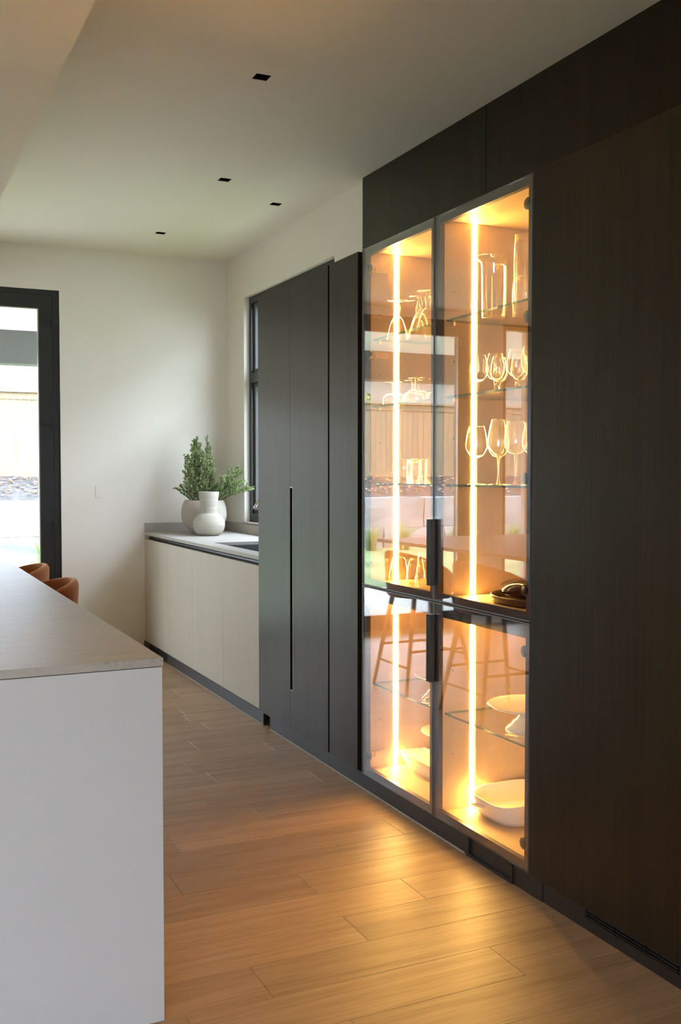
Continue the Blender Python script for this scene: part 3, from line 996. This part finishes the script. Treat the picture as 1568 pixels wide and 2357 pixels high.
# spray leaning to the window
for k in range(20):
    f_ = rnd.uniform(0.35, 1.0)
    an = rnd.uniform(0.25, 1.0)
    L = rnd.uniform(0.24, 0.36)
    base = O + RT * rnd.uniform(0.0, 0.09) + DP * rnd.uniform(-0.05, 0.05) + Vector((0, 0, 0.01))
    tip = base + RT * L * math.cos(an) * 0.93 + DP * rnd.uniform(-0.12, 0.04) + Vector((0, 0, L * math.sin(an)))
    branch(base, tip, Vector((0, 0, 0.015)))
for k in range(8):
    base = O + RT * rnd.uniform(-0.08, 0.02)
    branch(base, base + RT * rnd.uniform(-0.15, -0.07) + DP * rnd.uniform(-0.1, 0.06) + Vector((0, 0, rnd.uniform(0.10, 0.22))), Vector((0, 0, 0.01)))
fo = mk('foliage', [v - O for v in V], F, 'boxwood_leaf', pn, O)
fo['kind'] = 'stuff'
st_ = mk('stems', [v - O for v in SV], SF, 'twig', pn, O)
st_['kind'] = 'stuff'

# ================================================================== ISLAND
ib = thing('island_cabinet', (-0.05, 3.4, 0), 'white lacquered kitchen island base with a plain end panel and open seating end', 'island')
box('end_panel', -0.75, 0.6505, 2.4285, 2.448, 0.0, 0.892, 'white_lacquer', ib, bev=0.0006)
box('side_panel', 0.6285, 0.6505, 2.449, 4.28, 0.0, 0.892, 'white_lacquer', ib)
box('carcass', -0.74, 0.628, 2.449, 4.279, 0.02, 0.892, 'white_lacquer', ib)
box('table_leg', -0.74, -0.66, 6.10, 6.18, 0.0, 0.892, 'white_lacquer', ib, bev=0.002)
box('table_leg', 0.20, 0.28, 6.10, 6.18, 0.0, 0.892, 'white_lacquer', ib, bev=0.002)
it = box('island_worktop', -0.78, 0.653, 2.427, 6.245, 0.894, 0.915, 'stone_worktop', bev=0.001)
tag(it, 'grey beige stone worktop of the kitchen island', 'worktop')


# ------------------------------------------------------------------ bar stools
def bar_stool(x, y, label):
    s = thing('bar_stool', (x, y, 0), label, 'stool', 'rust velvet bar stools at the island')
    # seat cushion
    prof = spline([(0.0, 0.60), (0.16, 0.60), (0.205, 0.615), (0.215, 0.64), (0.20, 0.665), (0.12, 0.675), (0.0, 0.677)], 5)
    lathe('seat', [(r, z - 0.6) for r, z in prof], 'velvet_rust', s, (x, y, 0.6), 40)
    # wrap-around low back, open towards the island
    na, nh = 36, 8
    V, F = [], []
    for i in range(na + 1):
        a = math.radians(-112 + 224 * i / na)
        w = math.cos(a * 90 / 112.0)
        top = 0.70 + 0.185 * (max(0.0, math.cos(a * 90 / 118.0))) ** 0.55
        zb = 0.585
        ring = []
        for j in range(nh * 2):
            # closed cross section: outer face up, rounded top, inner face down
            if j < nh:
                t = j / (nh - 1)
                rr = 0.232 + 0.018 * t
                z = zb + (top - 0.018 - zb) * t
            else:
                t = (j - nh) / (nh - 1)
                rr = 0.205 + 0.010 * (1 - t) - 0.004
                z = top - 0.018 - (top - 0.018 - zb) * t
            if j == nh - 1:
                z += 0.006
            if j == nh:
                z += 0.008
            ring.append((rr * math.cos(a), rr * math.sin(a) * 1.02, z))
        mid = (0.226 * math.cos(a), 0.226 * math.sin(a) * 1.02, top + 0.0)
        ring.insert(nh, mid)
        V += ring
    m = nh * 2 + 1
    for i in range(na):
        for j in range(m):
            j2 = (j + 1) % m
            F.append((i * m + j, (i + 1) * m + j, (i + 1) * m + j2, i * m + j2))
    F.append(tuple(range(m)))
    F.append(tuple(na * m + j for j in reversed(range(m))))
    o = mk('backrest', V, F, 'velvet_rust', s, (x, y, 0), smooth=True)
    md = o.modifiers.new('round', 'SUBSURF')
    md.levels = md.render_levels = 1
    legs = []
    for sx in (-1, 1):
        for sy in (-1, 1):
            tp = Vector((x + sx * 0.14, y + sy * 0.14, 0.602))
            ft = Vector((x + sx * 0.24, y + sy * 0.22, 0.0))
            legs.append((tp, ft))
            tube('leg', [ft, ft.lerp(tp, 0.5), tp], 0.013, 'stool_wood', s, 10, rads=[0.010, 0.014, 0.016])
    def at(l, z):
        tp, ft = legs[l]
        return ft.lerp(tp, z / 0.602)
    for (l1, l2, z) in ((0, 1, 0.22), (2, 3, 0.16), (0, 2, 0.26), (1, 3, 0.26)):
        tube('stretcher', [at(l1, z), at(l2, z)], 0.008, 'stool_wood', s, 8)
    return s


bar_stool(0.635, 4.79, 'rust velvet bar stool with rounded back, farther from the garden door')
bar_stool(0.635, 5.63, 'rust velvet bar stool with rounded back, closer to the garden door')


# ================================================================== GLASSWARE
def shell_prof(outer, t=0.0012):
    """thin walled vessel from an outer profile listed bottom to top"""
    inner = [(max(r - t, 0.0), z) for r, z in reversed(outer)]
    return outer + inner


def stemmed(name, label, cat, group, x, y, z, H, rb, rr, hb, rf, inverted=False, bulge=0.0, stemr=0.0035, cone=False):
    """bowl, stem and foot of a wine glass; H total height, hb bowl height, rb widest radius, rr rim radius"""
    g = thing(name, (x, y, z), label, cat, group)
    zb = H - hb
    o = spline([(0.004, zb), (rb * 0.55, zb + hb * 0.07), (rb * 0.90, zb + hb * 0.25), (rb, zb + hb * 0.42), ((rb + rr) / 2 + 0.001, zb + hb * 0.75), (rr, H)], 7)
    if cone:
        o = spline([(0.006, zb), (rb * 0.36, zb + hb * 0.06), (rb * 0.58, zb + hb * 0.25), (rb * 0.78, zb + hb * 0.55), (rb * 0.92, zb + hb * 0.82), (rr, H)], 6)
    inn = [(max(r - 0.0011, 0.0), zz + (0.003 if k > len(o) * 0.8 else 0)) for k, (r, zz) in enumerate(reversed(o))]
    parts = []
    parts.append(lathe('bowl', o + inn + [(0.0, zb + 0.004)], 'ware_glass', g, (x, y, z), 40))
    if bulge:
        sp_ = spline([(stemr * 1.6, 0.006), (stemr, 0.012), (bulge, zb * 0.45), (bulge * 0.9, zb * 0.6), (stemr * 1.3, zb - 0.004), (0.006, zb + 0.003)], 6)
    else:
        sp_ = [(0.009, 0.004), (stemr + 0.001, 0.012), (stemr, 0.03), (stemr, zb - 0.02), (stemr + 0.001, zb - 0.008), (0.006, zb + 0.003)]
    parts.append(lathe('stem', sp_, 'ware_glass', g, (x, y, z), 16))
    parts.append(lathe('foot', [(0.0, 0.0), (rf, 0.0), (rf + 0.0005, 0.0012), (rf * 0.6, 0.0028), (0.009, 0.005), (0.0, 0.006)], 'ware_glass', g, (x, y, z), 40))
    if inverted:
        g.rotation_euler = (PI, 0, 0)
        g.location = (x, y, z + H)
    return g


def vessel(name, label, cat, group, x, y, z, prof, inverted=False, mat='ware_glass', n=44, t=0.0016, base_t=0.005):
    """tumbler, vase or bowl of one piece"""
    inner = [(max(r - t, 0.0), max(zz, base_t)) for r, zz in reversed(prof)]
    full = [(0.0, prof[0][1])] + list(prof) + inner + [(0.0, base_t)]
    o = lathe(name, full, mat, None, (x, y, z), n)
    tag(o, label, cat, group)
    if inverted:
        H = max(p[1] for p in prof)
        o.rotation_euler = (PI, 0, 0)
        o.location = (x, y, z + H)
    return o


S1, S2, S3, SM, SL, SF_ = 1.944, 1.659, 1.329, 0.905, 0.464, 0.087
# right bay, top shelf
vessel('flared_vase', 'clear glass cylinder vase with a wide flared rim', 'vase', None, 2.111, 3.166, S1,
       [(0.040, 0.0), (0.044, 0.004), (0.045, 0.03), (0.046, 0.12), (0.047, 0.195), (0.050, 0.207), (0.060, 0.216), (0.074, 0.222), (0.0765, 0.224)], t=0.0022, base_t=0.012)
vessel('tall_tumbler', 'tallest clear glass on the shelf of the flared vase', 'glass', None, 2.085, 2.925, S1,
       [(0.036, 0.0), (0.040, 0.006), (0.043, 0.05), (0.0455, 0.14), (0.0445, 0.20), (0.042, 0.252)], t=0.002, base_t=0.014)
vessel('short_tumbler', 'shorter clear glass standing right behind the flared vase', 'glass', None, 2.21, 3.12, S1,
       [(0.038, 0.0), (0.043, 0.006), (0.046, 0.05), (0.047, 0.09), (0.045, 0.150)], t=0.002, base_t=0.012)
# right bay, second shelf: tasting glasses
for (x, y) in ((2.035, 3.15), (2.065, 3.085), (2.065, 2.955), (2.135, 3.165), (2.16, 3.07), (2.15, 2.955), (2.055, 2.855)):
    stemmed('tasting_glass', 'short stemmed tulip tasting glass on the shelf above the wine glasses', 'glass', 'tulip tasting glasses', x, y, S2, 0.145, 0.034, 0.024, 0.098, 0.030)
# right bay, third shelf: wine glasses
for (x, y, H, rb) in ((2.05, 3.184, 0.216, 0.041), (2.05, 3.04, 0.214, 0.038), (2.05, 2.933, 0.222, 0.041), (2.16, 2.985, 0.222, 0.041), (2.09, 2.84, 0.216, 0.041)):
    stemmed('wine_glass', 'long stemmed clear wine glass standing upright in the display cabinet', 'wine glass', 'upright wine glasses', x, y, S3, H, rb, rb * 0.70, 0.118, 0.034)
stemmed('wine_glass', 'largest long stemmed wine glass, taller than the others on its shelf', 'wine glass', None, 2.17, 3.217, S3, 0.246, 0.049, 0.033, 0.145, 0.036)
# left bay, top shelf: goblets upside down
for (x, y) in ((2.055, 3.815), (2.145, 3.795), (2.093, 3.69), (2.06, 3.565)):
    stemmed('goblet', 'heavy stemmed goblet stored upside down on its rim', 'goblet', 'upside down goblets', x, y, S1, 0.162, 0.046, 0.047, 0.095, 0.043, True, bulge=0.012, stemr=0.006, cone=True)
# left bay, second shelf: cut glass coupes
for (x, y) in ((2.03, 3.80), (2.07, 3.70), (2.03, 3.60), (2.13, 3.61)):
    stemmed('coupe_glass', 'small wide cut glass coupe stored upside down under the goblets', 'glass', 'upside down coupes', x, y, S2, 0.10, 0.045, 0.047, 0.055, 0.035, True, bulge=0.009, stemr=0.006)
# left bay, third shelf: tumblers upside down
for (x, y) in ((2.04, 3.727), (2.04, 3.60), (2.13, 3.80), (2.13, 3.69), (2.14, 3.57), (2.05, 3.50)):
    vessel('tumbler', 'clear straight tumbler stored upside down', 'glass', 'upside down tumblers', x, y, S3,
           [(0.028, 0.0), (0.031, 0.003), (0.0325, 0.03), (0.036, 0.10)], True, t=0.0014, base_t=0.009)
# left bay, middle floor
for (x, y) in ((2.05, 3.79), (2.085, 3.70)):
    vessel('stemless_glass', 'clear bell shaped stemless glass upside down behind the door pulls', 'glass', 'upside down stemless glasses', x, y, SM,
           spline([(0.022, 0.0), (0.030, 0.012), (0.036, 0.045), (0.041, 0.08), (0.043, 0.108)], 5), True, t=0.0014, base_t=0.004)
vessel('stacked_tumbler', 'lower clear tumbler of the stacked pair', 'glass', None, 2.06, 3.585, SM,
       [(0.030, 0.0), (0.033, 0.004), (0.035, 0.04), (0.039, 0.085)], True, t=0.0018, base_t=0.008)
vessel('stacked_tumbler', 'upper clear tumbler of the stacked pair', 'glass', None, 2.06, 3.585, SM + 0.0855,
       [(0.024, 0.0), (0.027, 0.003), (0.029, 0.03), (0.031, 0.052)], True, t=0.0018, base_t=0.006)


# cake stands
def cake_stand(label, x, y, z, R, H, rb, mat):
    s = thing('cake_stand', (x, y, z), label, 'cake stand')
    lathe('plate', [(0.0, H - 0.010), (R * 0.55, H - 0.009), (R * 0.93, H - 0.004), (R, H + 0.002), (R * 0.99, H + 0.005), (R * 0.90, H), (R * 0.5, H - 0.004), (0.0, H - 0.005)], mat, s, (x, y, z), 56)
    pr = [(rb, 0.0), (rb + 0.001, 0.004), (rb * 0.93, 0.009), (rb * 0.90, 0.016), (rb * 0.78, 0.020), (rb * 0.72, 0.030), (rb * 0.55, H * 0.45), (rb * 0.46, H * 0.62), (rb * 0.52, H * 0.66), (rb * 0.46, H * 0.72), (rb * 0.54, H * 0.78), (rb * 0.50, H - 0.010)]
    lathe('pedestal', [(0.0, 0.0)] + pr + [(0.0, H - 0.010)], mat, s, (x, y, z), 48)
    return s


plain('milk_glass', (0.78, 0.76, 0.70), 0.12)
cake_stand('cream glass cake stand with ridged foot on the lower right glass shelf', 2.105, 2.915, SL, 0.15, 0.088, 0.085, 'milk_glass')
cake_stand('smaller taller cream cake stand behind the ridged one', 2.33, 2.98, SL, 0.13, 0.125, 0.07, 'milk_glass')
cake_stand('clear glass footed dish on the lower left glass shelf', 2.075, 3.475, SL, 0.105, 0.095, 0.075, 'ware_glass')
cake_stand('white round cake stand at the bottom beside the wavy platter', 2.285, 3.728, SF_, 0.138, 0.162, 0.055, 'ceramic_white')

# platter with wavy edge, standing on a foot ring
pt = thing('serving_platter', (2.150, 3.715, SF_), 'square cream platter with wavy rim, lowest left in the glass cabinet', 'platter')
px0, py0, z0 = 2.150, 3.715, SF_
V, F = [], []
nn = 96
hx, hy = 0.066, 0.135
for lev, (grow, zz, wob) in enumerate(((-0.03, 0.0, 0), (-0.012, 0.05, 0.0), (0.0, 0.064, 0.0012), (0.002, 0.070, 0.0016), (-0.008, 0.068, 0.0012), (-0.02, 0.060, 0))):
    for k in range(nn):
        u = k / nn * 4
        sd, f = int(u), u - int(u)
        a, b = [(-1 + 2 * f, -1), (1, -1 + 2 * f), (1 - 2 * f, 1), (-1, 1 - 2 * f)][sd]
        wv = math.sin(k * 2 * PI / 6) * wob
        nx, ny_ = [(0, -1), (1, 0), (0, 1), (-1, 0)][sd]
        V.append((a * (hx + grow) + nx * wv, b * (hy + grow) + ny_ * wv, zz + wv * 0.6))
for lev in range(5):
    for k in range(nn):
        k2 = (k + 1) % nn
        F.append((lev * nn + k, lev * nn + k2, (lev + 1) * nn + k2, (lev + 1) * nn + k))
F.append(tuple(range(nn))[::-1])
F.append(tuple(5 * nn + k for k in range(nn)))
mk('dish', V, F, 'ceramic_matte', pt, (px0, py0, z0))

# big white roasting bowl, rounded square with side grips
bw = thing('serving_bowl', (2.21, 3.105, SF_), 'large white ridged ceramic bowl on the cabinet floor', 'bowl')
V, F = [], []
nn = 72
prof = [(0.80, 0.0), (0.86, 0.004), (0.90, 0.014), (0.915, 0.016), (0.925, 0.024), (0.94, 0.027), (0.945, 0.036), (0.96, 0.039), (0.965, 0.048), (0.98, 0.052), (0.995, 0.068), (1.0, 0.074), (0.99, 0.077), (0.965, 0.075), (0.93, 0.055), (0.86, 0.022), (0.75, 0.012)]
hx, hy = 0.172, 0.142
for r, z in prof:
    for k in range(nn):
        a = 2 * PI * k / nn
        ca, sa = math.cos(a), math.sin(a)
        e = 0.55
        x = math.copysign(abs(ca) ** e, ca) * hx * r
        y = math.copysign(abs(sa) ** e, sa) * hy * r
        lift = 0.010 * (abs(sa) ** 4) * (z / 0.077) ** 2
        V.append((x, y, z + lift))
for lev in range(len(prof) - 1):
    for k in range(nn):
        k2 = (k + 1) % nn
        F.append((lev * nn + k, lev * nn + k2, (lev + 1) * nn + k2, (lev + 1) * nn + k))
F.append(tuple(range(nn))[::-1])
F.append(tuple((len(prof) - 1) * nn + k for k in range(nn)))
mk('bowl_body', V, F, 'ceramic_white', bw, (2.21, 3.105, SF_), smooth=True)
for sg in (1, -1):
    pts = []
    for k in range(11):
        t = -1 + 2 * k / 10
        pts.append((2.21 + sg * (hx * 0.93 + 0.007 * (1 - t ** 4)), 3.105 - sg * 0.045 + t * 0.05, SF_ + 0.044 + 0.010 * t * sg))
    tube('grip', pts, 0.008, 'ceramic_white', bw, 8)

# dark tray and bundle on the middle floor
vessel('round_tray', 'round dark wooden tray with upright rim on the middle board', 'tray', None, 2.225, 2.948, SM,
       [(0.206, 0.0), (0.214, 0.004), (0.217, 0.010), (0.213, 0.014), (0.221, 0.019), (0.223, 0.030)], mat='tray_dark', n=72, t=0.007, base_t=0.007)
bm = bmesh.new()
bmesh.ops.create_uvsphere(bm, u_segments=40, v_segments=20, radius=1.0)
for v in bm.verts:
    x, y, z = v.co
    ang = math.atan2(y, x)
    k = 1 + 0.10 * math.sin(3 * ang + 0.6) + 0.05 * math.sin(7 * ang)
    fold = 0.28 * math.sin(ang * 4 + z * 2.0) * (1 - abs(z))
    v.co = Vector((x * 0.12 * k, y * 0.16 * k, (z * 0.55 + 0.55 + fold * 0.5) * 0.075))
zmin = min(v.co.z for v in bm.verts)
for v in bm.verts:
    v.co.z -= zmin
me = bpy.data.meshes.new('folded_bundle')
bm.to_mesh(me)
bm.free()
me.materials.append(MATS['cloth_dark'])
me.polygons.foreach_set('use_smooth', [True] * len(me.polygons))
fb = bpy.data.objects.new('folded_bundle', me)
fb.location = (2.19, 2.975, SM + 0.006)
link(fb)
tag(fb, 'dark glossy folded bundle lying in the round tray', 'bundle')

# ================================================================== GARDEN
pa_ = box('floor_patio', -9.0, 5.0, YF + 0.22, 11.2, -0.16, -0.06, 'concrete', kind='structure')
pa_['label'] = 'pale concrete patio outside the garden door'
cp = box('ceiling_patio', -9.0, 5.0, YF + 0.22, 11.2, 2.84, 2.98, 'patio_ceiling_paint', kind='structure')
cp['label'] = 'cream ceiling of the covered patio'
box('beam', -9.0, 5.0, 10.85, 11.12, 2.50, 2.84, 'charcoal_paint', cp)
for xx in (-8.8, 4.6):
    box('post', xx, xx + 0.2, 10.9, 11.1, -0.06, 2.50, 'charcoal_paint', cp)
pt2 = box('floor_bounce_slab', -9.0, XL - 0.22, -9.0, YF + 0.22, -0.16, -0.061, 'concrete', kind='structure')  # added out of view to bounce daylight towards the room
pt2['label'] = 'pale concrete slab added unseen beside the house to bounce daylight'
pt3 = box('floor_bounce_slab_rear', XL - 0.22, 5.0, -9.0, YB - 0.22, -0.16, -0.061, 'concrete', kind='structure')  # added out of view, reflects daylight up through the rear glazing
pt3['label'] = 'pale concrete slab added unseen behind the house to bounce daylight'
ln = box('lawn', -40, 30, -25, 45, -0.6, -0.17, 'lawn_soil', kind='structure')
ln['label'] = 'short lawn between the patio and the stone wall'

# retaining wall of big stone blocks
wg = tag(thing('wall_garden', (-6, 18.5, -0.17)), 'retaining wall of large pale stone blocks', kind='structure')
rnd = random.Random(11)
for course, (za, zb, yo) in enumerate(((-0.19, 0.235, 0.0), (0.245, 0.86, 0.14))):
    x = -19.0 + course * 0.7
    while x < 8.0:
        w = rnd.uniform(1.3, 1.9)
        bm = bmesh.new()
        bmesh.ops.create_cube(bm, size=1.0)
        bmesh.ops.scale(bm, vec=(w - 0.03, 0.8, zb - za), verts=bm.verts)
        bmesh.ops.subdivide_edges(bm, edges=bm.edges, cuts=2, use_grid_fill=True)
        for v in bm.verts:
            v.co += Vector((rnd.uniform(-1, 1) * 0.012, rnd.uniform(-1, 1) * 0.03, rnd.uniform(-1, 1) * 0.012))
        me = bpy.data.meshes.new('stone')
        bm.to_mesh(me)
        bm.free()
        me.materials.append(MATS['quarry_stone'])
        o = bpy.data.objects.new('stone', me)
        o.location = Vector((x + w / 2, 18.9 + yo + rnd.uniform(-0.02, 0.02), (za + zb) / 2)) - wg.location
        link(o, wg)
        x += w
# mulch bed rising to the fence
V, F = [], []
nx, ny_ = 56, 8
for i in range(nx + 1):
    for j in range(ny_ + 1):
        t = j / ny_
        V.append((-19.5 + 28 * i / nx, 19.2 + 2.1 * t, 0.82 + 0.52 * t + rnd.uniform(-0.03, 0.03)))
for i in range(nx):
    for j in range(ny_):
        a = i * (ny_ + 1) + j
        F.append((a, a + ny_ + 1, a + ny_ + 2, a + 1))
mb = mk('ground_mulch', V, F, 'mulch')
tag(mb, 'dark mulch bed sloping up to the fence', kind='structure')
V, F = [], []
for k in range(2600):
    x, t = rnd.uniform(-14, 6), rnd.random()
    p = Vector((x, 19.6 + 1.4 * t, 0.95 + 0.36 * t))
    s = rnd.uniform(0.022, 0.055)
    a = rnd.uniform(0, 2 * PI)
    u = Vector((math.cos(a), math.sin(a), rnd.uniform(-0.3, 0.5))) * s
    v = Vector((-math.sin(a), math.cos(a), rnd.uniform(-0.2, 0.6))) * s * 0.6
    n = len(V)
    V += [p - u, p - v, p + u, p + v]
    F.append((n, n + 1, n + 2, n + 3))
lv = mk('fallen_leaves', V, F, 'fallen_leaf')
tag(lv, 'brown fallen leaves scattered over the mulch bed', 'leaves', kind='stuff')

fe = thing('garden_fence', (-5, 21.2, 1.3), 'light cedar board fence with cap rail above the mulch bed', 'fence')
FX0, FX1 = -16.5, 7.0
nb = int((FX1 - FX0) / 0.142)
bm = bmesh.new()
bmesh.ops.create_cube(bm, size=1.0)
bmesh.ops.scale(bm, vec=(0.136, 0.02, 1.56), verts=bm.verts)
bme = bpy.data.meshes.new('board')
bm.to_mesh(bme)
bm.free()
bme.materials.append(MATS['cedar_board'])
for k in range(nb):
    o = bpy.data.objects.new('board', bme)
    o.location = Vector((FX0 + 0.071 + k * 0.142, 21.2 + rnd.uniform(-0.004, 0.004), 2.10)) - fe.location
    link(o, fe)
box('cap_rail', FX0, FX1, 21.10, 21.30, 3.00, 3.045, 'cedar_board', fe)
box('top_rail', FX0, FX1, 21.165, 21.188, 2.86, 3.0, 'cedar_board', fe)
box('kick_board', FX0, FX1, 21.165, 21.188, 1.22, 1.42, 'cedar_board', fe)

# grass tufts at the foot of the stone wall
rg = random.Random(5)


def tuft(x, y, z, h, n, label):
    V, F = [], []
    for k in range(n):
        a = rg.uniform(0, 2 * PI)
        lean = rg.uniform(0.1, 0.6) * h
        hh = h * rg.uniform(0.6, 1.0)
        w = 0.012
        bx_, by_ = rg.uniform(-0.08, 0.08), rg.uniform(-0.08, 0.08)
        m = len(V)
        for i in range(4):
            t = i / 3
            px_ = bx_ + math.cos(a) * lean * t * t
            py_ = by_ + math.sin(a) * lean * t * t
            ww = w * (1 - t * 0.9)
            V += [(px_ - math.sin(a) * ww, py_ + math.cos(a) * ww, hh * t), (px_ + math.sin(a) * ww, py_ - math.cos(a) * ww, hh * t)]
        for i in range(3):
            F.append((m + 2 * i, m + 2 * i + 1, m + 2 * i + 3, m + 2 * i + 2))
    o = mk('grass_tuft', V, F, 'grass_blade', None, (x, y, z))
    tag(o, label, 'grass tuft', 'grass tufts by the stone wall')


for (x, y, h) in ((2.72, 17.9, 0.55), (1.9, 18.0, 0.4), (-5.2, 17.9, 0.6), (-5.9, 17.8, 0.65), (-7.2, 17.95, 0.5), (-8.6, 17.9, 0.55)):
    tuft(x, y, -0.18, h, 90, 'green tuft of long grass at the foot of the stone wall')

# house added beyond the sink window to shade the light coming in
nh = thing('sky_blocking_house', (7.0, 5.5, -0.17), 'pale clapboard house added beyond the sink window to block low sky', 'house')
box('wall', 6.8, 8.8, -2.0, 13.0, -0.17, 4.5, 'outer_wall', nh)
for k in range(28):
    box('clapboard', 6.775, 6.8, -2.0, 13.0, -0.1 + k * 0.163, 0.055 + k * 0.163, 'outer_wall', nh)
rf = boxes('roof_edge', [(6.55, 9.0, -2.3, 13.3, 4.5, 4.62)], 'charcoal_paint', nh)


def tree(x, y, h, r, label):
    t = thing('garden_tree', (x, y, -0.17), label, 'tree')
    tube('trunk', [(x, y, -0.2), (x + 0.1, y, h * 0.4), (x, y + 0.1, h * 0.75)], 0.1, 'twig', t, 8, rads=[0.16, 0.11, 0.04])
    V, F = [], []
    for k in range(7000):
        a, b = rg.uniform(0, 2 * PI), math.acos(rg.uniform(-1, 1))
        q = r * rg.random() ** 0.45
        p = Vector((math.cos(a) * math.sin(b) * q, math.sin(a) * math.sin(b) * q, h * 0.68 + math.cos(b) * q * h * 0.32 / r))
        s_ = rg.uniform(0.045, 0.09)
        u = Vector((rg.uniform(-1, 1), rg.uniform(-1, 1), rg.uniform(-1, 1))).normalized() * s_
        w = Vector((rg.uniform(-1, 1), rg.uniform(-1, 1), rg.uniform(-1, 1))).normalized() * s_ * 0.6
        n = len(V)
        V += [p - u, p - w, p + u, p + w]
        F.append((n, n + 1, n + 2, n + 3))
    o = mk('crown', V, F, 'tree_leaf', t, (x, y, -0.17))
    o['kind'] = 'stuff'


tree(-8.2, 26.5, 4.3, 1.5, 'yellow green tree peeking over the garden fence')
ob = thing('outbuilding', (-12.0, 33.0, -0.17), 'pale cream building showing above the garden fence', 'house')
box('wall', -19.0, -5.5, 32.0, 36.0, -0.17, 4.8, 'render_cream', ob)
boxes('roof', [(-19.3, -5.2, 31.7, 36.3, 4.8, 4.95)], 'charcoal_paint', ob)

# light switch on the end wall
sw = thing('light_switch', (1.592, YF, 1.19), 'white wall switch on the end wall beside the garden door', 'light switch')
box('plate', 1.562, 1.611, YF - 0.005, YF, 1.185, 1.275, 'wall_paint', sw, bev=0.0015)
box('rocker', 1.575, 1.598, YF - 0.0065, YF - 0.005, 1.20, 1.26, 'wall_paint', sw, bev=0.001)
